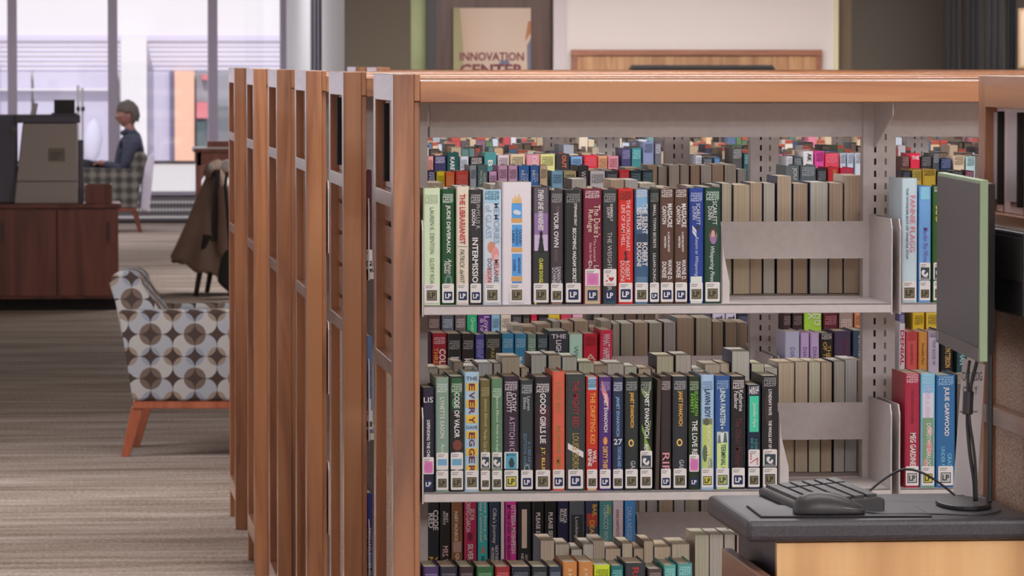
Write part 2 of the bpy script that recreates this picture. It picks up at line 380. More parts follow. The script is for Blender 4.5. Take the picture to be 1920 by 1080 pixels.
# long dark drapes in the corridor
for i, (a, b, c) in enumerate(((1770, 1800, (62, 58, 58)), (1806, 1838, (54, 50, 52)), (1846, 1880, (62, 58, 60)), (1886, 1904, (50, 48, 50)))):
    m = MB(); xa, xb = PX(a, 44), PX(b, 44); n = 13
    pts = [(xa + (xb - xa) * k / (n - 1), 44 + .05 * math.cos(k * math.pi / 2)) for k in range(n)] + [(xa + (xb - xa) * k / (n - 1), 44.03 + .05 * math.cos(k * math.pi / 2)) for k in range(n - 1, -1, -1)]
    m.prism(pts, 'z', .02, 2.7)
    tag(m.build('drape', mat('charcoal_drape', c, .9)), ('leftmost', 'second from left', 'third from left', 'rightmost')[i] + ' of the dark drape lengths in the dim corridor', 'drape', 'dark drapes in the corridor')
nb = thing('notice_frame', 'small tan framed notice at the dim corridor edge, top right', 'notice', (0, 43.5, 0))
MB().box(PX(1907, 43.5), PX(1935, 43.5), 0, .03, PZ(128, 43.5), PZ(15, 43.5)).build('frame', wood('tan_frame', (110, 84, 62), (126, 98, 74), (138, 108, 84)), nb)
MB().box(PX(1911, 43.5), PX(1931, 43.5), -.004, 0, PZ(124, 43.5), PZ(20, 43.5)).build('sheet', mat('tan_sheet', (140, 118, 96), .7), nb)

# ---------------------------------------------------------------- bookcases
S, Y1, X0, HC, D = 1.56, 9.36, .693, 1.684, .56
BP = .955; UC0 = .765
SHZ = (.10, .472, .847, 1.222)
CASES = []
ordinal = ['first', 'second', 'third', 'fourth', 'fifth', 'sixth', 'seventh', 'eighth', 'ninth', 'tenth', 'eleventh', 'twelfth', 'thirteenth', 'fourteenth', 'fifteenth', 'sixteenth', 'seventeenth', 'eighteenth', 'nineteenth', 'twentieth']
for a_ in ('twenty', 'thirty'):
    ordinal += [(a_ + '-' + o) for o in ordinal[:9]]
    ordinal += ['thirtieth'] if a_ == 'twenty' else ['fortieth']
WARM = mat('holder_acrylic_grey', (176, 162, 168), .3, g=1.2)
HP = mat('pale_end_panel', (206, 184, 184), .5, g=1.25)
pale_slot = mat('pale_slot', (138, 128, 122), .7)
def bookcase(label, xl, yf, nb, style, full=True):
    """local origin: front left corner on the floor; shelves run along X, aisle side is -Y"""
    t = thing('bookcase', label, 'bookcase', (xl, yf, 0), group='double-sided wood-ended bookcases')
    off = UC0 - X0
    L = off + nb * BP + .075
    pw = .054
    # left end frame
    for (ya, sgn) in ((0, 1), (D, -1)):
        y0, y1 = sorted((ya, ya + sgn * .055))
        MB().box(0, .042, y0, y1, 0, HC).build('post', wz, t, .002)
        e0, e1 = sorted((ya + sgn * .008, ya + sgn * .055))
        MB().box(.042, pw, e0, e1, 0, HC - .055).build('edge_strip', wz, t, .002)
        MB().box(.042, pw, y0, y1, HC - .055, HC).build('lap_block', wz, t, .002)
        MB().box(L - .054, L, y0, y1, 0, HC).build('post', wz, t, .002)
    MB().box(0, .042, .055, D - .055, HC - .055, HC).build('header_rail', wy, t, .0015)
    for z in (1.415, 1.077): MB().box(0, .042, .055, D - .055, z, z + .031).build('cross_rail', wy, t, .0015)
    MB().box(0, .042, .055, D - .055, .1, .16).build('bottom_rail', wy, t, .0015)
    ya, yb = .055, D - .055
    MB().box(.022, .034, ya, yb, .16, 1.077).build('lower_panel', tack if style in ('slat', 'desk') else wz, t)
    if style in ('slat', 'desk'):
        MB().box(.022, .034, ya, yb, 1.447, HC - .055).build('upper_panel', HP, t)
        MB().box(.029 if style == 'slat' else .022, .036, ya, yb, 1.108, 1.415).build('groove_backing', groove if style == 'slat' else tack, t)
        if style == 'slat':
            for i in range(5):
                z0 = 1.108 + (0 if i == 0 else .0395 + .0765 * (i - 1))
                z1 = (1.108 + .0395 + .0765 * i - .010) if i < 4 else 1.415
                z1 = min(z1, 1.415)
                MB().box(.020, .029, ya, yb, z0, z1).build('slat', wy, t, .0015)
            sheets = ((.41, .505),)
        else:
            yy_ = lambda px: (xl + .016) / PX(px, 1.0, 300) - yf
            sheets = ((yy_(1874), yy_(1852)), (yy_(1911), yy_(1888)))
        for a, b in sheets:
            h = MB().box(.016, .021, a, b, 1.468, 1.62).build('literature_holder', WARM, t)
            MB().box(.011, .0215, a - .012, a + .03 if style == 'slat' else a - .002, 1.46, 1.622).build('holder_edge', groove, h)
    else:
        n = {'boards': 3, 'pair': 2, 'plain': 1}[style]
        for (z0, z1) in ((1.108, 1.415), (1.447, HC - .055)):
            w_ = (yb - ya) / n
            for i in range(n):
                MB().box(.019 + .004 * (i % 2), .030, ya + i * w_ + .003, ya + (i + 1) * w_ - .003, z0, z1).build('panel_board', wz, t, .001)
            MB().box(.031, .038, ya, yb, z0, z1).build('panel_backing', groove, t)
    # right end
    MB().box(L - .04, L - .015, .055, D - .055, .1, HC).build('end_panel', wz, t)
    # canopy
    MB().box(pw, L - .054, 0, .022, HC - .057, HC - .014).build('top_rail', wx, t, .002)
    MB().box(pw, L - .054, D - .022, D, HC - .057, HC - .014).build('top_rail', wx, t, .002)
    MB().box(.042, L - .042, .022, D - .022, HC - .036, HC - .015).build('top_board', wx, t)
    if not full: return t
    ym = D / 2
    for i in range(nb + 1):
        xc = off + i * BP
        u = MB().box(xc - .034, xc + (.034 if i else .018), ym - .018, ym + .018, .02, HC - .038).build('upright', steel, t)
        for sx, sm in ((-.009, slot_m), (.013, pale_slot)):
            m = MB(); z = .2
            while z < HC - .08:
                m.box(xc + sx - .0022, xc + sx + .0022, ym - .0185, ym - .0178, z, z + .013); z += .0254
            if i: tag(m.build('upright_slot', sm, u), kind='stuff')
    for i in range(nb):
        xa, xb = off + i * BP - (.008 if i else .014), off + (i + 1) * BP - .018
        if i: xa += .004
        va = off + i * BP + (.034 if i else .024); vb = off + (i + 1) * BP - .034
        MB().box(va, vb, ym - .006, ym + .006, 1.553, 1.622).build('fascia', steel, t)
        MB().box(va, vb, ym - .012, ym + .012, 1.626, 1.634).build('tie_bar', steel, t)
        # canopy bracket plate at the bay's right upright, both faces
        for sg in (-1, 1):
            pts = [(ym + sg * .018, 1.53), (ym + sg * .018, 1.63), (ym + sg * .235, 1.63), (ym + sg * .235, 1.60)]
            xq = off + (i + 1) * BP - .012
            MB().prism(pts, 'x', xq, xq + .0022).build('canopy_bracket', steel, t)
        for z in SHZ:
            for sg in (-1, 1):
                yo = .004 if sg < 0 else D - .004
                yi = ym + sg * .02
                y0, y1 = sorted((yo, yi))
                sh = MB().box(xa + .003, xb - .003, y0, y1, z - .0035, z)
                l0, l1 = sorted((yo, yo - sg * .012))
                sh.box(xa + .003, xb - .003, l0, l1, z - .019, z)
                s_ = sh.build('shelf', steel, t, .0012, seg=1)
                for xx in (xa, xb - .003):
                    pts = [(yo, z - .022), (yo, z + .15), (yo - sg * .015, z + .17), (yi, z + .17), (yi, z - .022)]
                    MB().prism(pts, 'x', xx, xx + .0025).build('shelf_bracket', steel, s_)
            if z > .2: MB().box(va - .02, vb + .02, ym - .02, ym - .018, z + .080, z + .157).build('back_stop', steel, t)
    return t
names = ['bookcase of large print books nearest the camera, wooden slatted end', 'second bookcase back, grey literature holder in its end frame', 'third bookcase back in the row of wooden ends', 'fourth bookcase back in the row of wooden ends', 'fifth bookcase back in the row of wooden ends', 'sixth and last wooden end visible at the left of the row']
styles = ['slat', 'slat', 'boards', 'pair', 'plain', 'pair']
for k in range(6):
    t_ = bookcase(names[k], X0, Y1 + S * k, 4, styles[k], k < 5)
    CASES.append(t_)
bookcase('seventh bookcase, only its wooden top showing above the others', 1.32, Y1 + S * 6, 4, 'plain', False)
bookcase('eighth bookcase, farthest wooden top before the poster door', 1.34, Y1 + S * 7, 4, 'plain', False)
Y0B = 8.2
bookcase('bookcase at right edge whose wooden end carries the catalog desk', PX(1833, Y0B), Y0B - D, 1, 'desk', False)
# ---------------------------------------------------------------- books
PALETTE = [('black', (42, 42, 44)), ('dark grey', (72, 72, 74)), ('grey', (130, 130, 130)), ('pale grey', (190, 188, 190)), ('white', (228, 224, 226)), ('cream', (232, 222, 200)), ('tan', (180, 160, 130)),
           ('brown', (96, 70, 60)), ('orange-brown', (165, 105, 65)), ('maroon', (115, 38, 58)), ('red', (195, 45, 45)), ('coral red', (225, 85, 85)), ('crimson', (170, 42, 70)), ('magenta', (200, 62, 150)), ('pink', (228, 168, 190)),
           ('lilac', (198, 166, 206)), ('purple', (88, 52, 122)), ('dark purple', (58, 46, 62)), ('navy', (44, 48, 80)), ('blue', (56, 98, 165)), ('bright blue', (70, 140, 205)), ('light blue', (170, 204, 226)), ('slate', (66, 76, 88)),
           ('teal', (48, 122, 128)), ('turquoise', (60, 165, 165)), ('dark green', (40, 70, 50)), ('green', (62, 110, 62)), ('sage green', (128, 150, 132)), ('pale green', (205, 220, 188)), ('lime green', (185, 208, 70)), ('olive', (110, 102, 62)), ('yellow', (230, 208, 62)), ('orange', (226, 112, 58))]
def cname(c): return min(PALETTE, key=lambda p: sum((a - b) ** 2 for a, b in zip(p[1], c)))[0]
STICK = {}
def smesh(kind):
    """shared meshes for spine labels, 1 unit = 1 photo pixel of the front row"""
    if kind in STICK: return STICK[kind]
    u = 1 / 944.0
    def rr(w, h, r, z0=0):
        p = []
        for cx, cz, a0 in ((w / 2 - r, h - r, 0), (-w / 2 + r, h - r, 90), (-w / 2 + r, r, 180), (w / 2 - r, r, 270)):
            for k in range(4):
                t = math.radians(a0 + 30 * k); p.append(((cx + r * math.cos(t)) * u, (z0 + cz + r * math.sin(t)) * u))
        return p
    m = MB()
    if kind[0] == 'paper':
        m.prism(rr(kind[1], kind[2], 2.2), 'y', -.0003, 0)
        if len(kind) > 3:
            for i, L in enumerate((.62, .5)):
                x = -kind[1] * .4
                while x < kind[1] * (L - .5):
                    m.box(x * u, (x + 1.5) * u, -.00035, -.0003, (kind[2] - 5 - 3.2 * i) * u, (kind[2] - 3.4 - 3.2 * i) * u, 1); x += 2.1
    elif kind[0] == 'lp':
        n = kind[1]
        m.prism(rr(n, n, 1.6), 'y', -.0004, -.0003, 0)
        if kind[2]: m.prism(rr(n - 2.4, n - 2.4, 1, 1.2), 'y', -.00045, -.0004, 1)
    STICK[kind] = m.mesh('_'.join(str(k) for k in kind[:1])); return STICK[kind]
BOOKS = [0]
def cover_mesh(w, d, h, t, soft):
    r = min(.004, w * .2)
    o = [(-w / 2, d), (-w / 2, r), (-w / 2 + r * .35, r * .3), (-w / 2 + r, 0), (w / 2 - r, 0), (w / 2 - r * .35, r * .3), (w / 2, r), (w / 2, d)]
    i = [(w / 2 - t, d), (w / 2 - t, r + t * .3), (w / 2 - r - t * .2, t), (-w / 2 + r + t * .2, t), (-w / 2 + t, r + t * .3), (-w / 2 + t, d)]
    return MB().prism(o + i, 'z', 0, h)
def place_book(label, xc, ys, z, w, h, rgb, d=None, flip=False, lean=0, group=None, paper=(216, 198, 176), grgb=None):
    d = d or random.uniform(.138, .152)
    t = thing('book', label, 'book', (xc, ys, z), 0, group)
    t.rotation_euler = (0, lean, math.pi if flip else 0)
    th = random.choice((.0012, .002, .0026)); th = .0011 if flip else min(th, w * .12)
    sq = (.0008 if flip else .0015) if th < .0015 else .003
    c = cover_mesh(w, d, h, th, False).build('cover', cover_m, t, color=bcol(rgb))
    pm = MB().box(-w / 2 + th * 1.05, w / 2 - th * 1.05, th * 1.1, d - sq, sq, h - sq)
    g = random.uniform(.88, 1.06)
    pm.build('page_block', page, t, color=col(tuple(min(255, v * g) for v in paper), 1.55 if flip else 1.5))
    BOOKS[0] += 1
    return t
W_, BK, GD = (236, 232, 232), (48, 46, 46), (196, 156, 72)
def spine_book(row, i, spec, label, group):
    """row: dict(Y, z, ys) ; spec: x0, x1, ytop px; rgb; texts; sticker; bands"""
    x0p, x1p, yt, rgb = spec[:4]
    texts = spec[4] if len(spec) > 4 else []
    stick = spec[5] if len(spec) > 5 else None
    bands = spec[6] if len(spec) > 6 else []
    lean = spec[7] if len(spec) > 7 else 0
    ys = row['Y'] + random.uniform(-.004, .004)
    x0, x1 = PX(x0p, ys), PX(x1p, ys)
    w = max(.006, x1 - x0 - .0012); z = row['z']; h = max(.12, PZ(yt, ys, (x0p + x1p) / 2) - z)
    t = place_book(label, (x0 + x1) / 2, ys, z + .0005, w, h, rgb, lean=lean, group=group)
    sc = (x1 - x0) / max(1, x1p - x0p)
    yb = row['yb']                      # pixel of the shelf top in this row
    ff = w / 2 - min(.004, w * .2) * .9
    def zz(y): return min(h - .001, max(.0005, (yb - y) * sc))
    for bi, b in enumerate(bands):                     # (y0, y1, rgb[, f0, f1])
        f0, f1 = (b[3], b[4]) if len(b) > 3 else (0, 1)
        xa_, xb_, za_, zb_, yf_ = -ff + 2 * ff * f0, -ff + 2 * ff * f1, zz(b[1]), zz(b[0]), -.0004 - .00005 * bi
        sh = b[5] if len(b) > 5 else ''
        if sh == 'e':
            MB().prism([((xa_ + xb_) / 2 + (xb_ - xa_) / 2 * math.cos(a_), (za_ + zb_) / 2 + (zb_ - za_) / 2 * math.sin(a_)) for a_ in [q_ * math.pi / 10 for q_ in range(20)]], 'y', yf_, .001).build('colour_patch', print_m, t, color=bcol(b[2]))
        elif sh in ('s', 'z', 't'):     # slash either way, or a shape wider at its foot
            wq = (xb_ - xa_); hq = (zb_ - za_)
            P_ = {'s': [(xa_, zb_), (xa_, zb_ - hq * .4), (xb_, za_), (xb_, za_ + hq * .4)], 'z': [(xa_, za_), (xb_ - wq * .3, zb_), (xb_, zb_), (xa_ + wq * .3, za_)], 't': [(xa_, za_), (xb_, za_), (xb_ - wq * .3, zb_), (xa_ + wq * .3, zb_)]}[sh]
            MB().prism(P_, 'y', yf_, .001).build('colour_patch', print_m, t, color=bcol(b[2]))
        else: MB().box(xa_, xb_, yf_, .001, za_, zb_).build('colour_band', print_m, t, color=bcol(b[2]))
    for tx in texts:                    # (string, fraction across, y0, y1, height px, rgb[, style])
        s, fr, y0, y1, hp, c = tx[:6]; st = tx[6] if len(tx) > 6 else ''
        xm = (fr - .5) * w; hh = hp * sc / 2
        if 'h' in st:
            text(s, t, 'lettering', xm - hh * 0 - (tx[7] if len(tx) > 7 else w * .38), xm + (tx[7] if len(tx) > 7 else w * .38), zz(y1), zz(y0), -.0011, bcol(c), False, .02 if 'b' in st else .006, .25 if 'i' in st else 0)
        else:
            text(s, t, 'lettering', xm - hh, xm + hh, zz(y1), zz(y0), -.0011, bcol(c), True, .022 if 'b' in st else .004, .3 if 'i' in st else 0)
    if stick:
        # e.g. 'B', 'O+pk' : LP colour + extra genre sticker
        k, _, ex = stick.partition('+')
        n = min(19, max(10, (x1p - x0p) * .62)); wpx = min(28, max(12, (x1p - x0p) * .84))
        px = sc * 944.0
        lpm = {'B': (lp_navy, None), 'O': (lp_olive, ink), 'Y': (lp_yellow, ink), 'W': (lp_white, ink), 'L': (lp_lime, ink), 'D': (lp_navy, None)}[k]
        zb = .004
        if not (ex and k in 'D'):
            pk = ('paper', round(wpx, 0), 36, 1)
            s_ = link('spine_label', smesh(pk), [sticker_m, ink_grey], t, loc=(0, -.0012, zb), scale=(px, 1, px))
        else: s_ = t
        bx = link('large_print_mark', smesh(('lp', round(n, 0), False, k)), [lpm[0]], s_, loc=(0, -.0002 if s_ is not t else -.0012, 5 / 944 if s_ is not t else zb + .004), scale=(1, 1, 1) if s_ is not t else (px, 1, px))
        nn = round(n, 0) / 944.0
        if k != 'B' and k != 'D':
            fm = MB(); e = 1.3 / 944
            for q in ((0, nn, 0, e), (0, nn, nn - e, nn), (0, e, e, nn - e), (nn - e, nn, e, nn - e)):
                fm.box(q[0] - nn / 2, q[1] - nn / 2, -.0006, -.0004, q[2], q[3])
            if s_ is t: fm.build('mark_border', ink, bx)
            else: fm.build('mark_border', ink, s_, loc=(0, -.0002, 5 / 944))
        dz = (5 / 944, -.0002) if s_ is not t else (zb + .004, -.0012)
        text('LP', s_, 'lettering', -nn * .34, nn * .34, dz[0] + nn * .22, dz[0] + nn * .78, dz[1] - .0007, col((238, 238, 240) if k in 'BD' else (40, 38, 34)), False, .03)
        if ex:
            e_ = link('genre_sticker', smesh(('paper', round(wpx, 0), 32, 1)), [sticker_m, ink_grey], t, loc=(0, -.0012, zb + (38 if s_ is not t else 30) * sc), scale=(px, 1, px))
            u = 1 / 944.0; hw = wpx * .4 * u
            m = MB()
            if ex == 'pk':
                m.box(-hw, hw, -.0006, -.0004, 2 * u, 24 * u); e2 = m.build('genre_field', pink_m, e_)
                r = MB(); cz = 13 * u
                for rad in (8, 5, 2.4):
                    for q in range(16):
                        a0, a1 = q * math.pi / 8, (q + 1) * math.pi / 8
                        p = [(rad * u * math.cos(a0), cz + rad * u * math.sin(a0)), (rad * u * math.cos(a1), cz + rad * u * math.sin(a1)), ((rad - 1) * u * math.cos(a1), cz + (rad - 1) * u * math.sin(a1)), ((rad - 1) * u * math.cos(a0), cz + (rad - 1) * u * math.sin(a0))]
                        r.prism(p, 'y', -.0007, -.0006)
                r.build('rose_mark', mat_('sticker_rose', (206, 92, 170)), e_)
            elif ex == 'my':
                m.box(-hw, hw, -.0006, -.0004, 1 * u, 23 * u); m.build('genre_field', slate_m, e_)
                r = MB().prism([(-6 * u, 10 * u), (-2 * u, 6 * u), (3 * u, 5 * u), (6 * u, 9 * u), (5 * u, 14 * u), (2 * u, 12 * u), (0, 9 * u), (-2 * u, 12 * u), (1 * u, 17 * u), (-4 * u, 19 * u), (-7 * u, 15 * u)], 'y', -.0007, -.0006)
                r.build('genre_mark', white_m, e_)
                text('MYSTERY', e_, 'lettering', -hw * .8, hw * .8, 1.6 * u, 4.4 * u, -.0008, col((190, 190, 190)))
            elif ex == 'ht':
                def heart(cx, cz, r): return [(cx + r * .0625 * 16 * math.sin(a) ** 3, cz + r * .0625 * (13 * math.cos(a) - 5 * math.cos(2 * a) - 2 * math.cos(3 * a) - math.cos(4 * a))) for a in [k * math.pi / 8 for k in range(16)]]
                for cx, cz, r in ((2.5, 13, 5), (-4, 19, 1.8), (-6, 9.5, 2)): m.prism(heart(cx * u, cz * u, r * u), 'y', -.0006, -.0004)
                m.build('heart_mark', red_m, e_)
                text('ROMANCE', e_, 'lettering', -hw * .8, hw * .8, 2 * u, 4.6 * u, -.0007, col((170, 40, 70)))
            elif ex == 'in':
                m.box(-hw, hw, -.0006, -.0004, 4 * u, 20 * u); m.build('genre_field', sky_m, e_)
                MB().box(-hw, hw, -.0007, -.0006, 4 * u, 8 * u).build('genre_mark', white_m, e_)
            elif ex == 'bl':
                m.box(-hw, hw, -.0006, -.0004, 0, 30 * u); m.build('genre_field', mat_('sticker_aqua', (92, 178, 206)), e_)
                text('MYSTERY', e_, 'lettering', -hw * .8, hw * .8, 24 * u, 28 * u, -.0008, col((36, 60, 70)))
                MB().prism([(-3 * u, 3 * u), (4 * u, 3 * u), (6 * u, 10 * u), (3 * u, 20 * u), (-1 * u, 21 * u), (-5 * u, 13 * u)], 'y', -.0007, -.0006).build('genre_mark', slate_m, e_)
            elif ex == 'rd':
                for cz, cx in ((22, -6), (18, -6), (14, -6), (13, 6), (9, 6), (5, 6)): m.box((cx - 1.2) * u, (cx + 1.2) * u, -.0006, -.0004, (cz - 1.2) * u, (cz + 1.2) * u)
                m.prism([(-8 * u, 7 * u), (-7 * u, 6 * u), (8 * u, 16 * u), (7 * u, 17 * u)], 'y', -.0006, -.0004)
                m.build('genre_mark', red_m, e_)
    return t
_mc = {}
def mat_(n, rgb, rough=.5):
    if n not in _mc: _mc[n] = mat(n, rgb, rough)
    return _mc[n]
PUB = ['CENTER', 'POINT', 'LARGE', 'PRINT']
THO = ['THORNDIKE', 'PRESS', 'LARGE', 'PRINT']
def pub(words, c, y0, hpx=5, fr=.5, half=None):
    out = []
    for i, w in enumerate(words):
        out.append((w, fr, y0 + i * (hpx + .8), y0 + i * (hpx + .8) + hpx, 0, c, 'hb') + ((half,) if half else ()))
    return out
def th(y0, c=(150, 150, 150)): return pub(THO, c, y0, 3.6)
def cp(y0, c=(225, 220, 220)): return pub(PUB, c, y0, 5)

SETY = .022
def row(k, zi, dy=SETY):
    Y = Y1 + S * k + dy; z = SHZ[zi]
    # pixel y of the shelf top at that plane
    f = .5; lo, hi = 114, 1600
    for _ in range(40):
        md = (lo + hi) / 2
        if PZ(md, Y, 1200) > z: lo = md
        else: hi = md
    return dict(Y=Y, z=z, yb=lo, k=k)
def L(s, fr, y0, y1, h, c, st=''): return (s, fr, y0, y1, h, c, st)
A = [
 (793, 826, 353, (205, 222, 190), [L('LAUREN K. DENTON', .52, 388, 474, 8, (96, 110, 92)), L('GLORY ROAD', .52, 482, 537, 8, (96, 110, 92)), ] + th(364, (150, 165, 140)), 'O'),
 (827, 853, 355, (36, 86, 46), th(363, (190, 200, 190)) + [L('JUDE DEVERAUX', .5, 384, 474, 9, W_, 'b'), L('Ashton', .62, 484, 512, 8, W_, 'i'), L('Hawks', .34, 488, 512, 7, W_, 'i')], 'B', [(513, 538, (90, 120, 110), .15, .95, 'e'), (519, 532, (36, 86, 46), .35, .75, 'e')]),
 (855, 880, 350, (235, 226, 206), [L('THE LIBRARIANIST', .48, 363, 457, 11, (186, 52, 58), 'b'), L('PATRICK deWITT', .45, 466, 536, 9, (70, 66, 62), 'i')], 'B', [(461, 462, (90, 80, 75))]),
 (880, 904, 356, (56, 56, 57), th(364, (170, 170, 170)) + [L('PHYLLIS R.', .68, 383, 430, 7, (160, 158, 158)), L('DIXON', .32, 392, 422, 7, (190, 188, 188), 'b'), L('INTERMISSION', .45, 445, 540, 11, W_, 'b')], 'B'),
 (905, 941, 356, (205, 216, 228), pub(PUB, (70, 110, 130), 358, 3.5) + [L('MEMORIES', .74, 380, 456, 11, (120, 150, 178)), L('of GLASS', .3, 384, 446, 11, (130, 158, 184)), L('MELANIE', .72, 486, 528, 8, (90, 76, 80)), L('DOBSON', .36, 484, 528, 8, (90, 76, 80))], 'O', [(356, 380, (160, 205, 226)), (452, 474, (190, 132, 110), .18, .7, 'e'), (462, 492, (222, 150, 150), .45, .95, 'e'), (476, 520, (230, 186, 192), .55, 1, 'e'), (500, 545, (222, 176, 180), 0, .5, 'e')]),
 (941, 997, 342, (226, 220, 226), [L('CLOUD', .62, 430, 457, 5, (30, 60, 110), 'b'), L('CUCKOO', .5, 428, 459, 5, (30, 60, 110), 'b'), L('LAND', .38, 432, 455, 5, (30, 60, 110), 'b'), L('ANTHONY', .58, 482, 512, 5, (30, 60, 110), 'b'), L('DOERR', .42, 486, 508, 5, (30, 60, 110), 'b')], 'O',
  [(381, 417, (84, 152, 212), .3, .7), (409, 417, (196, 150, 90), .29, .71), (421, 463, (84, 152, 212), .31, .7), (464, 472, (196, 150, 90), .29, .71), (475, 517, (84, 152, 212), .31, .7), (518, 526, (196, 150, 90), .29, .71), (527, 532, (84, 130, 190), .31, .7), (371, 381, (216, 178, 110), .32, .40, 't'), (366, 381, (216, 178, 110), .40, .48, 't'), (370, 381, (216, 178, 110), .47, .55, 't'), (364, 381, (216, 178, 110), .54, .62, 't'), (369, 381, (216, 178, 110), .61, .69, 't'), (393, 402, (222, 228, 236), .36, .58, 'e'), (395, 403, (222, 228, 236), .46, .66, 'e')]),
 (998, 1031, 350, (62, 56, 62), [L('THEN SHE VANISHES', .48, 356, 432, 10, W_, 'bi'), L('CLAIRE DOUGLAS', .5, 484, 538, 7, (206, 206, 60), 'b')], 'O', [(352, 400, (98, 90, 102)), (400, 440, (140, 110, 160)), (440, 470, (178, 160, 190)), (470, 545, (52, 56, 54)), (433, 444, (30, 30, 32), .38, .62, 'e'), (440, 452, (30, 30, 32), .34, .66, 't'), (448, 474, (34, 44, 44), .24, .76, 't'), (560, 573, (190, 190, 60), 0, .16)]),
 (1031, 1057, 357, (76, 68, 76), [L('FOR', .55, 388, 398, 6, (120, 104, 96)), L('YOUR OWN', .45, 398, 464, 9, (216, 210, 212), 'b'), L('GOOD', .45, 468, 490, 6, (130, 110, 96)), L('SAMANTHA', .64, 500, 542, 8, (180, 176, 180)), L('DOWNING', .3, 502, 540, 8, (180, 176, 180))] + th(364), 'O', [(568, 573, (170, 120, 100))]),
 (1058, 1092, 356, (50, 52, 50), th(364, (140, 140, 140)) + [L('STEPHANIE DRAY', .62, 382, 424, 5, W_, 'b'), L('BECOMING MADAM SECRETARY', .56, 428, 544, 7, W_, 'b')], 'B', [(356, 573, (62, 66, 62), .9, 1)]),
 (1093, 1129, 354, (126, 42, 66), pub(PUB, (236, 216, 220), 359, 2.8) + [L("The Duke's", .74, 385, 446, 12, (232, 206, 186)), L('Refuge', .36, 394, 436, 12, (232, 206, 186)), L('The Leonard', .62, 448, 490, 5, (226, 176, 186)), L('Islands Series', .4, 456, 494, 5, (226, 176, 186)), L('Lorri', .7, 498, 520, 9, (236, 220, 224)), L('Dudley', .34, 490, 530, 9, (236, 220, 224))], 'D+pk', [(534, 573, (176, 160, 130))]),
 (1129, 1158, 356, (60, 60, 62), th(364) + [L('KIMBERLY', .6, 384, 416, 5, (190, 188, 188)), L('DUFFY', .38, 390, 410, 5, (190, 188, 188)), L('THE WEIGHT OF AIR', .48, 436, 545, 8, (168, 164, 164))], 'D+ht', [(552, 573, (50, 74, 92))]),
 (1158, 1188, 354, (204, 48, 44), th(360, (90, 40, 36)) + [L('THE EXTRAORDINARY', .66, 376, 472, 7, (242, 224, 220)), L('LIFE OF SAM HELL', .34, 386, 462, 7, (242, 224, 220)), L('ROBERT', .62, 490, 526, 8, (242, 224, 220)), L('DUGONI', .3, 490, 528, 8, (242, 224, 220))], 'B', [(472, 480, (70, 40, 40), .36, .62, 'e'), (478, 490, (70, 40, 40), .38, .66, 't')]),
 (1189, 1217, 355, (66, 98, 132), pub(PUB, W_, 358, 2.9) + [L('THE SILENT', .72, 384, 440, 10, W_, 'b'), L('SISTERS', .32, 390, 432, 9, W_, 'b'), L('ROBERT', .72, 456, 500, 10, W_, 'b'), L('DUGONI', .32, 456, 500, 9, W_, 'b')], 'O', [(356, 400, (116, 158, 192)), (440, 470, (50, 70, 96)), (520, 573, (86, 120, 150))]),
 (1217, 1237, 355, (48, 50, 50), th(364, (120, 130, 120)) + [L('SMALL TOWN SECRETS', .5, 385, 466, 5, (204, 202, 200)), L('LILLIAN DUNCAN', .5, 476, 538, 5, (204, 202, 200))], 'B'),
 (1237, 1264, 354, (98, 72, 62), cp(358) [:0] + pub(PUB, (222, 214, 210), 358, 2.9) + [L('MASSACRE', .7, 384, 428, 9, W_, 'b'), L('CANYON', .3, 388, 422, 8, W_, 'b'), L('A LUKE McCARTHY', .62, 436, 474, 4, (222, 216, 210), 'b'), L('WESTERN', .36, 444, 466, 4, (222, 216, 210), 'b'), L('WAYNE D.', .7, 488, 526, 8, W_, 'b'), L('DUNDEE', .3, 492, 522, 8, W_, 'b')], 'B', [(530, 538, (150, 140, 128))]),
 (1264, 1290, 354, (98, 72, 62), pub(PUB, (222, 214, 210), 358, 2.9) + [L('MASSACRE', .7, 384, 428, 9, W_, 'b'), L('CANYON', .3, 388, 422, 8, W_, 'b'), L('A LUKE McCARTHY', .62, 436, 474, 4, (222, 216, 210), 'b'), L('WESTERN', .36, 444, 466, 4, (222, 216, 210), 'b'), L('WAYNE D.', .7, 488, 526, 8, W_, 'b'), L('DUNDEE', .3, 492, 522, 8, W_, 'b')], 'B', [(530, 538, (150, 140, 128))]),
 (1291, 1320, 353, (46, 72, 152), th(364, (180, 190, 220)) + [L('SCARLETT', .62, 384, 424, 7, (214, 216, 230)), L('DUNN', .36, 390, 414, 7, (214, 216, 230)), L('Return to Whispering', .5, 446, 520, 8, (190, 200, 226), 'i')], 'O', [(520, 573, (206, 210, 200)), (530, 546, (170, 200, 206)), (425, 440, (206, 206, 214), .15, .5, 's'), (432, 448, (206, 206, 214), .15, .5, 's'), (424, 434, (60, 56, 80), .45, .8, 'e')]),
 (1320, 1352, 352, (46, 76, 62), th(362, (170, 190, 180)) + [L('SCARLETT', .62, 380, 424, 8, (214, 220, 214)), L('DUNN', .34, 390, 414, 8, (214, 220, 214)), L('Whispering Pines', .45, 464, 530, 10, (196, 206, 200), 'i')], 'O', [(429, 460, (140, 112, 116), .25, .85, 'e'), (428, 446, (84, 66, 62), .28, .8, 'e'), (434, 450, (190, 150, 140), .38, .68, 'e'), (446, 460, (150, 110, 160), .36, .76, 'e')]),
]
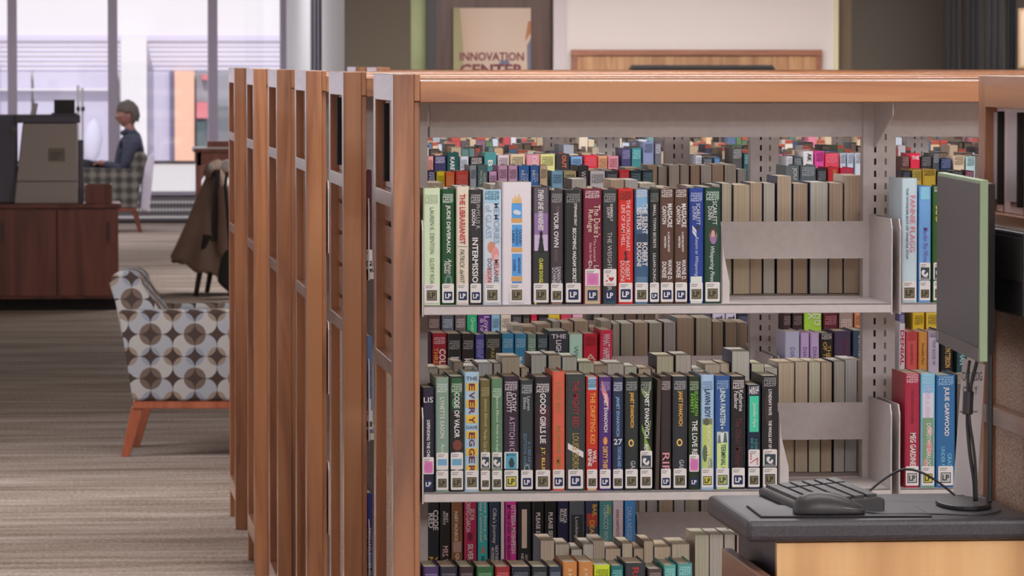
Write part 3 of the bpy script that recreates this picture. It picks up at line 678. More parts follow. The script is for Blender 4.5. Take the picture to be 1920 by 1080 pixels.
A2 = [
 (1690, 1720, 335, (186, 206, 216), [L('FANNIE FLAGG', .68, 372, 476, 10, (204, 110, 130)), L('THE WONDER BOY OF WHISTLE STOP', .34, 358, 490, 4.5, (90, 110, 130), 'b')], 'O'),
 (1722, 1746, 350, (112, 164, 218), [L('Murder She Wrote', .55, 432, 498, 9, (120, 90, 170))], 'O+my', [(350, 380, (130, 190, 216)), (502, 530, (210, 210, 224))]),
 (1748, 1774, 350, (62, 102, 50), pub(PUB, W_, 353, 2.6) + [L('LEMON DROP', .74, 368, 440, 9, (214, 216, 90), 'b'), L('DEAD', .38, 392, 422, 8, (226, 216, 70), 'b'), L('Flour', .45, 492, 518, 8, W_, 'b')], 'O+my'),
 (1776, 1800, 352, (70, 66, 96)), (1801, 1826, 356, (120, 60, 60)),
]
B = [
 (791, 815, 727, (46, 42, 62), [L('LIS', .5, 741, 751, 0, (206, 202, 206), 'h'), L('DEFENDING THE CHILD', .5, 784, 860, 6, W_, 'b')], 'D+pk'),
 (816, 842, 708, (126, 150, 136), th(716, (200, 212, 204)) + [L('LYNETTE EASON', .5, 742, 818, 8, (226, 232, 228)), L('Acceptable Risk', .5, 828, 885, 8, (206, 216, 208), 'i')], 'O+in'),
 (843, 870, 706, (44, 46, 44), th(716, (170, 190, 170)) + [L('CODE OF VALOR', .5, 733, 818, 10, W_, 'b'), L('LYNETTE EASON', .55, 845, 892, 10, W_, 'b')], 'O+in', [(706, 740, (40, 96, 56)), (740, 770, (44, 70, 52)), (822, 842, (126, 64, 52), .1, 1, 'e'), (744, 762, (60, 130, 80), 0, .5, 'e')]),
 (870, 899, 698, (166, 200, 222), [L('THE', .5, 704, 711, 0, (80, 90, 110), 'hb'), L('DAVE', .5, 796, 802, 0, (80, 90, 110), 'hb')] + [L(ch, .5, y - 6.5, y + 6.5, 11, (118, 40, 62), 'b') for ch, y in zip('EVERYEGGERS', (723.5, 739, 754, 768, 785, 815, 828, 845, 860, 877, 893))], 'O',
  [(716, 731, (226, 186, 66)), (747, 762, (226, 186, 66)), (776, 791, (226, 186, 66)), (806, 820, (226, 186, 66)), (838, 852, (226, 186, 66)), (870, 883, (226, 186, 66)), (698, 929, (226, 190, 80), .94, 1.0)]),
 (900, 920, 713, (112, 102, 62), th(724, (160, 150, 110)) + [L('Jessica Ellicott', .5, 746, 798, 6, (176, 166, 126)), L('Murder Cuts the Mustard', .5, 803, 872, 6, (176, 166, 126))], 'O+my'),
 (921, 943, 710, (96, 132, 102), th(726, (170, 190, 170)) + [L('Jessica Ellicott', .5, 742, 790, 6, (186, 204, 186)), L('Murder in an English Glade', .5, 794, 866, 6, (186, 204, 186))], 'O+my'),
 (943, 974, 706, (62, 48, 62), th(714, (180, 172, 180)) + [L('CATHY', .66, 736, 770, 9, (216, 206, 212)), L('ELLIOTT', .36, 734, 772, 9, (216, 206, 212)), L('A STITCH IN CRIME', .55, 780, 866, 10, (176, 150, 176))], 'Y+bl'),
 (975, 1001, 713, (60, 66, 68), th(720, (160, 166, 168)) + [L('Lauren', .64, 742, 768, 6, (170, 176, 178)), L('Elliott', .34, 744, 766, 6, (170, 176, 178)), L('A LIBRARY', .68, 826, 872, 6, (96, 128, 158)), L('EDITIONS AND', .36, 812, 872, 6, (96, 128, 158))], 'B', [(868, 886, (120, 134, 144), .18, .82, 'e'), (872, 882, (60, 66, 68), .32, .68, 'e')]),
 (1002, 1034, 707, (60, 44, 52), th(718, (190, 186, 186)) + [L('GOOD GIRLS LIE', .5, 736, 830, 11, W_, 'b'), L('J.T. ELLISON', .5, 837, 900, 8, (206, 186, 70), 'b')], 'O', [(707, 760, (44, 42, 44)), (760, 800, (80, 40, 54), .2, 1), (850, 890, (74, 42, 54))]),
 (1035, 1060, 697, (204, 96, 76), [L('LITTLE ROT', .5, 716, 776, 8, (140, 130, 60)), L('AKWAEKE EMEZI', .5, 796, 884, 8, (140, 130, 60))], 'B'),
 (1061, 1098, 702, (64, 70, 70), [L('THE MIGHTY RED', .5, 714, 800, 12, (170, 40, 54)), L('LOUISE ERDRICH', .5, 812, 888, 12, (168, 146, 74))], 'B', [(830, 858, (226, 220, 220), 0, 1, 's')]),
 (1099, 1122, 707, (196, 56, 42), pub(PUB, (40, 80, 110), 711, 3.2) + [L('THE DRIFTING KID', .55, 736, 832, 9, (230, 190, 80)), L('WILL', .7, 844, 868, 7, W_, 'b'), L('ERMINE', .3, 842, 874, 7, W_, 'b')], 'O', [(707, 731, (160, 200, 224)), (880, 929, (190, 170, 130)), (840, 876, (178, 40, 48))]),
 (1123, 1147, 707, (86, 52, 122), th(716, (160, 140, 180)) + [L('JANET EVANOVICH', .5, 738, 810, 9, W_, 'b'), L('DIRTY THIRTY', .5, 837, 888, 9, (214, 170, 80), 'b')], 'B', [(819, 834, (206, 140, 70), .28, .76, 'e'), (712, 770, (206, 120, 130), .1, .9, 's')]),
 (1148, 1170, 708, (52, 58, 84), th(717, (190, 196, 210)) + [L('JANET EVANOVICH', .45, 744, 818, 8, (120, 160, 204), 'b'), L('27', .5, 823, 834, 0, (206, 214, 226), 'hb'), L('FORTUNE AND GLORY', .62, 838, 895, 7, (110, 150, 196), 'b')], 'O'),
 (1171, 1198, 708, (54, 58, 58), th(716, (150, 154, 154)) + [L('JANET EVANOVICH', .5, 736, 802, 9, (206, 164, 76), 'b'), L('GAME ON', .6, 864, 912, 9, (150, 154, 158), 'b')], 'O', [(824, 838, (206, 174, 96), .2, .72, 'e'), (827, 835, (60, 58, 54), .31, .61, 'e')]),
 (1199, 1225, 707, (46, 50, 46), th(717, (150, 156, 150)) + [L('JANET EVANOVICH', .5, 734, 822, 11, W_, 'b'), L('RECOVERY', .5, 834, 878, 8, W_, 'b')], 'O+my', [(716, 756, (120, 160, 66), .6, 1, 'z'), (730, 748, (110, 150, 60), .02, .4, 's'), (796, 826, (110, 150, 60), .05, .5, 's'), (816, 858, (120, 160, 66), .3, .95, 's'), (846, 874, (110, 150, 60), .05, .6, 'z'), (790, 815, (110, 150, 60), .7, 1, 'z')]),
 (1228, 1237, 712, (78, 66, 60), [], None, [], .02),
 (1238, 1260, 706, (60, 50, 50), th(716, (170, 160, 160)) + [L('RIP', .5, 850, 886, 13, (206, 140, 146))], 'B'),
 (1261, 1290, 706, (54, 56, 62), th(716, (160, 160, 166)) + [L('JANET EVANOVICH', .5, 735, 800, 10, (206, 164, 76), 'b'), L('GAME ON', .6, 863, 908, 9, (150, 154, 158), 'b')], 'O', [(824, 838, (206, 174, 96), .2, .72, 'e'), (827, 835, (60, 58, 54), .31, .61, 'e')]),
 (1291, 1313, 706, (50, 60, 46), th(717, (150, 170, 140)) + [L('ELIZABETH', .68, 736, 781, 6, (120, 190, 60)), L('EVERETT', .32, 740, 776, 6, (120, 190, 60)), L('THE LOVE REMEDY', .55, 790, 884, 10, W_, 'b')], 'D+pk'),
 (1314, 1340, 703, (170, 202, 230), th(717, (110, 140, 170)) + [L('LAWN BOY', .5, 732, 785, 11, (40, 60, 100), 'b'), L('JONATHAN EVISON', .55, 800, 890, 9, W_, 'b')], 'Y', [(787, 800, (126, 130, 90)), (798, 884, (170, 184, 90)), (786, 800, (96, 100, 80), .1, .7, 'e'), (836, 868, (96, 110, 66), .0, .5, 'e'), (860, 884, (120, 140, 80), .5, 1, 'e')]),
 (1341, 1370, 705, (56, 92, 152), th(716, (150, 180, 214)) + [L('LINDA FAIRSTEIN', .5, 731, 800, 10, (204, 220, 220), 'b'), L('TERMINAL CITY', .55, 835, 897, 9, (56, 96, 106), 'b')], 'L', [(832, 929, (190, 210, 130)), (812, 833, (170, 180, 176)), (803, 830, (190, 196, 196), .3, .62, 't'), (806, 814, (90, 104, 100), .36, .56, 'e'), (814, 832, (90, 104, 100), .55, .9, 't'), (818, 833, (110, 120, 116), .05, .35, 't')]),
 (1371, 1399, 706, (48, 44, 46), th(716, (190, 186, 186)) + [L('Katherine', .68, 735, 774, 8, W_), L('Faulkner', .34, 737, 770, 8, W_), L('The Other Mothers', .5, 786, 880, 11, (104, 50, 52))], 'B'),
 (1402, 1427, 722, (40, 50, 76), [L('LARGE', .5, 728, 736, 0, W_, 'hb'), L('PRINT', .5, 735.5, 743, 0, W_, 'hb'), L('Jennifer Faye', .5, 758, 804, 7, W_, 'i'), L("HEIRESS'S", .66, 827, 866, 6, (70, 150, 140)), L('BABY BOMBSHELL', .34, 825, 866, 6, (70, 150, 140))], 'O+rd', [(746, 813, (64, 188, 150))]),
 (1429, 1460, 705, (48, 46, 48), th(712, (150, 150, 150)) + [L('LYNDSAY FAYE', .5, 734, 782, 6, W_, 'b'), L('THE WHOLE ART OF DETECTION', .5, 792, 874, 6, W_, 'b')], 'O+my', [(740, 800, (66, 52, 50), .1, .6, 'e')]),
]
B2 = [
 (1697, 1726, 700, (170, 44, 70), th(708, (226, 190, 200)) + [L('MEG GARDINER', .55, 818, 884, 11, W_, 'b'), L('THE DARK CORNERS', .5, 735, 800, 5, (110, 30, 46))], 'W'),
 (1727, 1755, 701, (120, 178, 206), th(710, (170, 206, 220)) + [L('With a Kiss', .5, 730, 790, 9, (222, 170, 210), 'i'), L('DOROTHY GARLOCK', .55, 800, 886, 8, (222, 226, 220))], 'Y', [(744, 790, (206, 210, 222)), (790, 929, (120, 150, 120)), (806, 824, (200, 150, 156), .5, .9, 'e'), (830, 860, (196, 130, 134), .4, .9, 'e'), (866, 890, (186, 140, 130), .1, .5, 'e')]),
 (1756, 1793, 704, (52, 108, 160), th(713, (150, 190, 220)) + [L('JULIE GARWOOD', .52, 733, 824, 11, W_, 'b'), L('GRACE', .7, 856, 886, 8, (110, 180, 200)), L('UNDER FIRE', .36, 844, 892, 7, (110, 180, 200))], 'W'),
 (1795, 1804, 703, (96, 88, 84)), (1806, 1828, 706, (90, 110, 96)),
]
CR = [
 (792, 823, 1063, (80, 60, 110)), (824, 858, 1063, (52, 50, 62)), (860, 889, 1063, (62, 48, 50)), (893, 926, 1063, (52, 100, 60)), (928, 957, 1063, (150, 48, 54)), (959, 995, 1063, (44, 46, 60)), (997, 1028, 1063, (50, 54, 56)), (1029, 1054, 1063, (56, 66, 80)),
 (1055, 1083, 1054, (190, 128, 74)), (1085, 1113, 1054, (190, 128, 74)), (1114, 1145, 1060, (198, 216, 54)), (1146, 1170, 1061, (50, 116, 116)), (1172, 1212, 1056, (64, 68, 72)), (1215, 1243, 1067, (88, 72, 70)), (1245, 1269, 1060, (92, 158, 152)), (1271, 1300, 1057, (88, 148, 146)),
]
CRT = {8: [L('A MONSTROUS', .5, 1064, 1130, 9, (230, 200, 160))], 9: [L('A MONSTROUS', .5, 1064, 1130, 9, (230, 200, 160))], 12: [L('RED', .5, 1064, 1110, 12, (176, 50, 60), 'b')]}
DR = [
 (686, 698, 925, (60, 66, 140), [L('MICHAELS', .5, 985, 1035, 7, (220, 220, 226)), L('SHE', .5, 1050, 1074, 7, (220, 220, 226))], None, [(1030, 1060, (90, 150, 210))]),
 (801, 823, 922, (46, 50, 56), [L('CODE', .72, 952, 990, 10, W_, 'b'), L('RED', .3, 958, 986, 10, W_, 'b'), L('VI', .7, 1040, 1058, 8, (220, 180, 60), 'b'), L('FLY', .3, 1040, 1062, 8, (220, 180, 60), 'b')]),
 (824, 845, 922, (48, 46, 46), [L('MARY', .66, 958, 976, 5, W_), L('MONROE', .4, 955, 980, 5, W_), L('MRS. WIGGINS', .5, 1020, 1090, 11, (206, 180, 176))]),
 (846, 868, 922, (138, 96, 64), [L('MARY MONROE', .4, 955, 1011, 7, (232, 220, 200), 'b'), L('QUEEN BEE', .5, 1034, 1090, 8, (240, 230, 216), 'b')], None, [(1012, 1032, (170, 140, 130))]),
 (870, 894, 922, (180, 48, 88), [L('SILVIA', .66, 950, 972, 8, W_), L('MORENO-GARCIA', .32, 930, 994, 8, W_), L('SILVER NITRATE', .5, 1016, 1090, 10, W_, 'b')], None, [(995, 1010, (110, 40, 60), .2, .75, 'e')]),
 (895, 915, 922, (62, 168, 170), [L('Love Story of', .72, 932, 1010, 7, W_), L('Missy Carmichael', .3, 930, 1012, 7, W_), L('BETH', .5, 1040, 1062, 6, (40, 60, 60))], None, [(1022, 1034, (200, 110, 80), .3, .8, 't')]),
 (917, 938, 922, (56, 70, 92), [L("Cilka's Journey", .45, 950, 1016, 9, W_), L('HEATHER', .68, 1020, 1050, 6, W_), L('MORRIS', .3, 1024, 1048, 6, W_)]),
 (939, 946, 922, (190, 184, 186)),
 (947, 969, 922, (206, 62, 152), [L('OTTESSA MOSHFEGH', .72, 944, 1035, 8, W_, 'b'), L('MY YEAR OF REST AND RELAXATION', .3, 944, 1060, 7, (60, 30, 60))]),
 (970, 997, 922, (46, 50, 54), [L('SAVING', .64, 1038, 1060, 5, (190, 186, 180)), L('NEXT', .35, 1036, 1058, 5, (190, 186, 180))], None, [(953, 1026, (226, 206, 186), .25, .72)]),
 (998, 1020, 922, (42, 44, 44), [L('PLEASE SEE US', .5, 959, 1022, 8, W_, 'b'), L('CAITLIN', .5, 1030, 1056, 7, (190, 190, 190))]),
 (1021, 1044, 922, (42, 44, 44), [L('PLEASE SEE US', .5, 959, 1022, 8, W_, 'b'), L('CAITLIN', .5, 1030, 1056, 7, (190, 190, 190))]),
 (1045, 1067, 922, (48, 48, 84), [L('MARCIA', .68, 953, 980, 7, W_, 'b'), L('MULLER', .36, 953, 978, 7, W_, 'b')]),
 (1068, 1097, 922, (98, 104, 114), [L('Looking for Jane', .45, 968, 1050, 8, (190, 196, 200))], None, [(964, 1030, (58, 62, 66))]),
 (1098, 1123, 922, (70, 74, 104), [L('BAIL', .7, 945, 968, 8, (222, 180, 70), 'b'), L('DEATH', .5, 975, 1016, 9, (222, 180, 70), 'b')], None, [(962, 986, (190, 70, 60))]),
 (1124, 1149, 922, (86, 150, 150), [L('TOBACCO WIVES', .5, 945, 1022, 9, (190, 216, 214))], None, [(948, 964, (150, 170, 96), .6, .95)]),
 (1149, 1170, 922, (218, 206, 216), [L('ANN NAPOLITANO', .45, 955, 1020, 6, (160, 50, 70))]),
 (1172, 1193, 922, (74, 144, 208), [L('CARLA NEGGERS', .4, 950, 1018, 9, (206, 224, 240))]),
]
ER = [
 (686, 698, 630, (96, 120, 158), [L('For Better', .4, 692, 770, 8, (60, 80, 140))], 'O', [(744, 770, (214, 214, 220))]),
 (800, 809, 622, (80, 50, 62)),
 (810, 838, 625, (160, 38, 54), pub(PUB, (236, 200, 204), 630, 2.6) + [L('COLD', .7, 652, 691, 12, W_, 'b'), L('THREAT', .25, 650, 696, 8, (220, 170, 70))]),
 (839, 865, 626, (52, 54, 52), th(636) + [L('Leslie', .7, 667, 694, 8, W_, 'b'), L('Meier', .38, 667, 690, 8, W_, 'b')]),
 (866, 890, 626, (56, 48, 46), th(636) + [L('Leslie', .72, 670, 696, 9, W_, 'b'), L('Meier', .36, 670, 694, 9, W_, 'b')]),
 (891, 909, 628, (76, 74, 146), th(635, (150, 150, 200)) + [L('LESLIE', .65, 650, 670, 6, (150, 150, 210)), L('MEIER', .35, 650, 668, 6, (150, 150, 210)), L('EASTER', .4, 676, 712, 8, (180, 180, 226))]),
 (910, 940, 627, (56, 56, 54), th(634, (150, 150, 140)) + [L('HALLOWEEN', .62, 690, 730, 8, (200, 170, 80)), L('PARTY', .45, 652, 684, 7, (170, 150, 80))]),
 (941, 964, 626, (62, 130, 168), th(634, (150, 190, 210)) + [L('Meier', .45, 668, 690, 9, W_, 'b')]),
 (965, 988, 626, (62, 130, 168), th(634, (150, 190, 210)) + [L('Meier', .45, 668, 690, 9, W_, 'b')]),
 (989, 1006, 627, (112, 138, 122), th(634, (160, 180, 170)) + [L('LESLIE', .6, 650, 672, 6, (170, 190, 180))]),
 (1007, 1028, 627, (66, 76, 82), th(634, (130, 150, 156)) + [L('NIGHT', .5, 655, 690, 8, W_, 'b')]),
 (1029, 1066, 621, (66, 70, 78), [L('THE', .5, 626, 634, 0, (190, 186, 190), 'hb'), L('LIGHT', .5, 637, 670, 10, W_, 'b')]),
 (1067, 1093, 627, (168, 204, 188), [L('When', .5, 648, 685, 8, (110, 140, 130))]),
 (1094, 1121, 626, (194, 42, 62), th(632, (150, 40, 50)) + [L('A', .5, 664, 676, 0, (230, 190, 170), 'h')]),
 (1122, 1146, 619, (206, 54, 82), [L('WHAT HAPPENED', .5, 626, 690, 13, (240, 222, 228), 'b')], None, [], .02),
]
ER2 = [
 (1472, 1500, 622, (200, 202, 230), [L('DIANA', .5, 655, 690, 8, (110, 120, 170))]), (1501, 1518, 624, (206, 182, 226), [L('DIANA', .5, 655, 690, 7, (120, 90, 160))]), (1519, 1537, 624, (206, 182, 226), [L('DIANA', .5, 655, 690, 7, (120, 90, 160))]),
 (1538, 1563, 625, (52, 48, 46), pub(PUB, W_, 628, 2.6) + [L('THE N', .66, 652, 690, 7, (220, 180, 90)), L('OF THE', .36, 646, 690, 7, (220, 180, 90))]), (1564, 1597, 621, (84, 68, 96), [L('THE GOD', .6, 640, 690, 8, (120, 50, 80))]), (1600, 1624, 620, (66, 84, 108), [L('SARA PARETSKY', .6, 634, 690, 9, (206, 214, 226), 'b')]),
 (1686, 1698, 607, (222, 216, 222), [L('DENIAL', .5, 625, 690, 7, (190, 40, 90), 'b')]), (1699, 1721, 622, (222, 96, 98), th(628, (190, 70, 80)) + [L('SANDRA', .5, 650, 690, 5, (160, 60, 70))]), (1722, 1740, 623, (226, 160, 80), [L('Danielle Parc', .5, 650, 690, 5, (120, 80, 50))]), (1741, 1762, 622, (214, 204, 228), pub(PUB, (90, 90, 120), 626, 2.6) + [L('FIVE ROSE W', .5, 645, 690, 6, (110, 120, 150))]),
 (1764, 1788, 620, (46, 44, 46), [L('JAMES PATTERSON', .5, 640, 695, 13, (226, 190, 120), 'b')]), (1795, 1815, 622, (60, 96, 106), [L('CHAN', .5, 660, 690, 10, (160, 206, 206), 'b')]),
]
GR = [
 (686, 698, 320, (96, 52, 66), [], 'B'),
 (802, 817, 320, (44, 44, 82), th(322, (190, 190, 220)) + [L('The', .6, 336, 350, 8, W_)]), (818, 835, 322, (234, 220, 52)), (836, 853, 323, (230, 114, 62)), (854, 879, 321, (196, 74, 64)), (881, 894, 311, (150, 160, 170)), (895, 915, 310, (92, 120, 122), [L('ALEXANDER', .7, 324, 360, 5, (200, 210, 200)), L('McCALL', .35, 320, 345, 5, (200, 210, 200))]),
 (917, 932, 322, (210, 170, 208)), (934, 952, 311, (204, 164, 196)), (953, 971, 311, (204, 164, 196)), (972, 993, 311, (66, 116, 186), [L('CO', .66, 326, 340, 7, (220, 226, 240)), L('McC', .36, 320, 342, 7, (220, 226, 240))]), (994, 1011, 311, (66, 116, 186), [L('CO', .66, 326, 340, 7, (220, 226, 240)), L('McC', .36, 320, 342, 7, (220, 226, 240))]), (1012, 1027, 311, (206, 184, 156)),
 (1034, 1056, 321, (146, 196, 232)), (1057, 1081, 321, (172, 162, 124)), (1083, 1104, 311, (70, 64, 66), [L('WEN', .5, 322, 345, 9, W_)]), (1106, 1135, 321, (208, 206, 212)), (1136, 1159, 321, (66, 72, 80)), (1160, 1181, 319, (204, 54, 62)), (1182, 1203, 320, (46, 72, 82)), (1204, 1225, 319, (46, 72, 82)),
]
GR2 = [
 (1472, 1499, 311, (120, 132, 136), [L('JOU', .65, 318, 340, 9, (226, 226, 226), 'b')]), (1500, 1530, 310, (110, 124, 132)), (1531, 1550, 318, (72, 80, 88)), (1551, 1573, 314, (232, 66, 74), [L('SIMON', .6, 322, 344, 7, (240, 180, 120), 'b')]), (1574, 1600, 315, (214, 50, 88)),
 (1690, 1708, 321, (50, 56, 76)), (1710, 1728, 319, (226, 206, 106)), (1729, 1755, 318, (228, 198, 76), pub(PUB, BK, 322, 2.6)), (1757, 1780, 322, (80, 82, 88)), (1782, 1806, 321, (66, 70, 76)), (1808, 1826, 321, (120, 70, 90)),
]
HR = [
 (802, 813, 294, (236, 166, 160)), (814, 837, 292, (64, 62, 102), pub(PUB, (200, 196, 216), 294, 2.2)), (838, 861, 286, (40, 88, 84), [L('KAREN', .45, 294, 326, 8, W_, 'b')]), (862, 879, 294, (210, 214, 226)), (881, 907, 294, (44, 44, 46), pub(PUB, W_, 296, 2.2)), (908, 931, 286, (76, 146, 148), [L('B', .5, 300, 312, 9, W_, 'b')]), (933, 955, 291, (200, 184, 190)), (957, 985, 289, (198, 180, 150)), (987, 1012, 290, (216, 150, 166), [L('DE', .6, 294, 310, 8, W_)]), (1013, 1041, 289, (206, 206, 140)), (1042, 1068, 289, (68, 66, 70), [L('OUT', .6, 292, 316, 8, (222, 120, 90), 'b')]), (1070, 1092, 294, (120, 160, 200)), (1095, 1120, 291, (226, 60, 76)), (1121, 1139, 293, (240, 182, 140)), (1140, 1160, 293, (240, 160, 176)), (1165, 1183, 278, (78, 76, 120)), (1184, 1203, 278, (70, 140, 144)), (1205, 1226, 266, (128, 140, 176)), (1227, 1240, 268, (110, 110, 120)),
]
HR2 = [(1304, 1316, 292, (210, 214, 224)), (1317, 1336, 296, (70, 76, 84)), (1338, 1350, 296, (70, 110, 150)), (1372, 1392, 278, (90, 90, 90)), (1394, 1407, 288, (60, 100, 104)), (1474, 1486, 294, (220, 220, 226)), (1487, 1504, 295, (76, 84, 90)), (1505, 1525, 284, (222, 220, 224), [L('AK', .6, 291, 306, 8, BK, 'b')]), (1527, 1545, 284, (206, 72, 150)), (1546, 1573, 288, (226, 76, 100)), (1574, 1586, 288, (190, 200, 216)), (1588, 1600, 288, (190, 200, 216)), (1602, 1620, 288, (198, 204, 216)), (1690, 1705, 294, (96, 60, 60)), (1706, 1725, 288, (214, 50, 76), [L('THE', .5, 297, 304, 0, W_, 'hb')]), (1726, 1747, 294, (62, 62, 66)), (1748, 1761, 288, (80, 84, 92)), (1762, 1784, 298, (48, 60, 96)), (1786, 1808, 292, (200, 180, 156)), (1810, 1828, 294, (170, 200, 206))]
FR = [
 (802, 826, 560, (92, 72, 68)), (828, 851, 560, (92, 98, 108)), (853, 874, 560, (106, 94, 96)), (875, 895, 560, (48, 168, 116), [L('Green', .6, 594, 622, 8, (180, 226, 200))]), (896, 920, 560, (96, 52, 134), [L('Love', .7, 592, 622, 9, (230, 214, 240)), L('ds You', .35, 596, 622, 9, (230, 214, 240))]), (921, 938, 560, (150, 196, 226)), (939, 959, 560, (220, 208, 190)), (960, 979, 558, (68, 62, 66)), (980, 994, 560, (60, 58, 50)), (995, 1008, 560, (196, 40, 70)), (1009, 1027, 560, (48, 44, 46)), (1028, 1050, 560, (214, 184, 60)), (1051, 1072, 560, (200, 70, 96)), (1073, 1093, 560, (224, 176, 200)),
 (1300, 1334, 560, (90, 88, 106)), (1336, 1360, 560, (212, 208, 228), [L('TE', .5, 594, 608, 12, (50, 48, 60), 'b')]), (1361, 1381, 560, (212, 208, 228), [L('TE', .5, 594, 608, 12, (50, 48, 60), 'b')]), (1382, 1406, 560, (52, 52, 76)),
]
FR2 = [(1468, 1484, 560, (74, 58, 58)), (1486, 1506, 560, (70, 52, 52)), (1508, 1541, 560, (150, 190, 66), [L('DD', .75, 592, 614, 10, W_), L('X', .4, 590, 603, 12, W_)]), (1544, 1572, 560, (104, 44, 54)), (1574, 1600, 566, (150, 130, 122)), (1602, 1622, 560, (226, 150, 110)), (1686, 1697, 560, (90, 90, 130)), (1712, 1734, 560, (226, 190, 60)), (1737, 1764, 560, (228, 196, 76)), (1766, 1790, 560, (150, 120, 100))]

def run(specs, rw, where, group, marks=None, start=0):
    for i, s in enumerate(specs):
        s = list(s)
        while len(s) < 4: s.append(None)
        if len(s) == 4 and marks: s.append(marks(s, i))
        c = cname(s[3])
        spine_book(rw, i, s, f"{c} book, {ordinal[i + start]} from the left, {where}", group)
def lite(y): return lambda s, i: th(s[2] + y, tuple(min(255, v + 70) for v in s[3]) if sum(s[3]) < 420 else tuple(v * .6 for v in s[3]))
n1, n2, n3 = 'nearest bookcase', 'second bookcase', 'third bookcase'
run(A, row(0, 3), 'front row, upper shelf of ' + n1, 'front books on the upper shelf of the nearest bookcase')
run(A2, row(0, 3), 'right bay, upper shelf of ' + n1, 'front books on the upper right shelf of the nearest bookcase', lite(8))
run(B, row(0, 2), 'front row, middle shelf of ' + n1, 'front books on the middle shelf of the nearest bookcase')
run(B2, row(0, 2), 'right bay, middle shelf of ' + n1, 'front books on the middle right shelf of the nearest bookcase', lite(8))
for i in CRT: CR[i] = CR[i] + (CRT[i],)
run(CR, row(0, 1), 'front row, lower shelf of ' + n1, 'front books on the lower shelf of the nearest bookcase', lite(7))
run(DR, row(1, 1), 'lower shelf of ' + n2, 'front books on the lower shelf of the second bookcase')
run(ER, row(1, 2), 'middle shelf of ' + n2, 'front books on the middle shelf of the second bookcase')
run(ER2, row(1, 2), 'right bay, middle shelf of ' + n2, 'front books on the middle right shelf of the second bookcase')
run(GR, row(1, 3), 'upper shelf of ' + n2, 'front books on the upper shelf of the second bookcase', lite(7))
run(GR2, row(1, 3), 'right bay, upper shelf of ' + n2, 'front books on the upper right shelf of the second bookcase', lite(7))
run(HR, row(2, 3), 'upper shelf of ' + n3, 'front books on the upper shelf of the third bookcase', lite(5))
run(HR2, row(2, 3), 'right bays, upper shelf of ' + n3, 'front books on the upper right shelf of the third bookcase', lite(5))
run(FR, row(2, 2), 'middle shelf of ' + n3, 'front books on the middle shelf of the third bookcase', lite(36))
run(FR2, row(2, 2), 'right bays, middle shelf of ' + n3, 'front books on the middle right shelf of the third bookcase', lite(36))

# books of the aisle behind: they stand back to front, so their page edges face the camera
PAPERS = [(214, 196, 170), (218, 206, 186), (208, 190, 168), (216, 208, 194), (202, 182, 160), (210, 204, 192)]
EDGE = [(80, 74, 76), (110, 94, 82), (150, 142, 136), (84, 94, 116), (200, 190, 180), (110, 130, 136), (126, 82, 80), (74, 72, 74), (170, 160, 140), (190, 176, 156)]
def back_row(k, zi, spans, where, group, tall=(), hs=(.218, .236)):
    Y = Y1 + S * k + D - .02; z = SHZ[zi]; i = 0
    for sp in spans:
        if len(sp) == 2:
            segs = []; x = sp[0]
            wpx = 27 * (9.9 / Y)
            while x < sp[1] - 8:
                w_ = min(sp[1] - x, wpx * random.uniform(.72, 1.3)); segs.append((x, x + w_, random.uniform(*hs))); x += w_
        else: segs = [sp]
        for a, b, h in segs:
            x0, x1 = PX(a, Y - .145), PX(b, Y - .145)
            place_book(f"book turned page edges outward, {ordinal[min(i, len(ordinal) - 1)]} from left, {where}", (x0 + x1) / 2, Y + random.uniform(-.008, .004), z + .0005, max(.008, x1 - x0 - .0012), h, random.choice(EDGE), d=random.uniform(.138, .15), flip=True, group=group, paper=random.choice(PAPERS))
            i += 1
back_row(0, 3, [(797, 1070), (1070, 1100, .242), (1102, 1180), (1145, 1170, .24), (1182, 1352), (1352, 1372, .232), (1373, 1405, .229), (1406, 1430, .233), (1431, 1454, .232), (1456, 1485, .247), (1486, 1515, .231), (1516, 1551, .234), (1553, 1581, .232), (1582, 1614, .248)][:2] + [(1102, 1144), (1145, 1170, .24), (1172, 1196, .24), (1198, 1350), (1352, 1372, .232), (1373, 1405, .229), (1406, 1430, .233), (1431, 1454, .232), (1456, 1485, .247), (1486, 1515, .231), (1516, 1551, .234), (1553, 1581, .232), (1582, 1614, .248)], 'behind upper front row', 'back-side books on the upper shelf of the nearest bookcase')
back_row(0, 2, [(797, 940), (941, 975, .246), (977, 994), (995, 1026, .25), (1027, 1052, .25), (1053, 1082, .246), (1084, 1230), (1231, 1265, .246), (1266, 1297, .248), (1298, 1370), (1371, 1406, .256), (1408, 1460), (1461, 1491, .23), (1492, 1515, .232), (1516, 1538, .232), (1539, 1561, .231), (1562, 1584, .233), (1585, 1608, .236), (1609, 1620, .234)], 'behind middle front row', 'back-side books on the middle shelf of the nearest bookcase')
back_row(0, 1, [(1012, 1040, .238), (1041, 1300), (1303, 1330, .246), (1331, 1358, .246), (1359, 1380, .246), (1381, 1396, .244)], 'behind lower front row', 'back-side books on the lower shelf of the nearest bookcase')
back_row(1, 3, [(1100, 1212), (1213, 1233, .236), (1234, 1252, .232), (1253, 1273, .236), (1274, 1292, .236), (1293, 1312, .234), (1313, 1333, .235), (1334, 1357, .237), (1358, 1380, .236), (1382, 1400, .225)], 'behind upper row of ' + n2, 'back-side books on the upper shelf of the second bookcase')
back_row(1, 2, [(960, 1146), (1147, 1162, .228), (1163, 1188, .228), (1189, 1216, .229), (1217, 1243, .228), (1244, 1268, .23), (1269, 1303, .24), (1304, 1335, .24), (1336, 1358, .23), (1359, 1381, .23), (1382, 1402, .228)], 'behind middle row of ' + n2, 'back-side books on the middle shelf of the second bookcase')
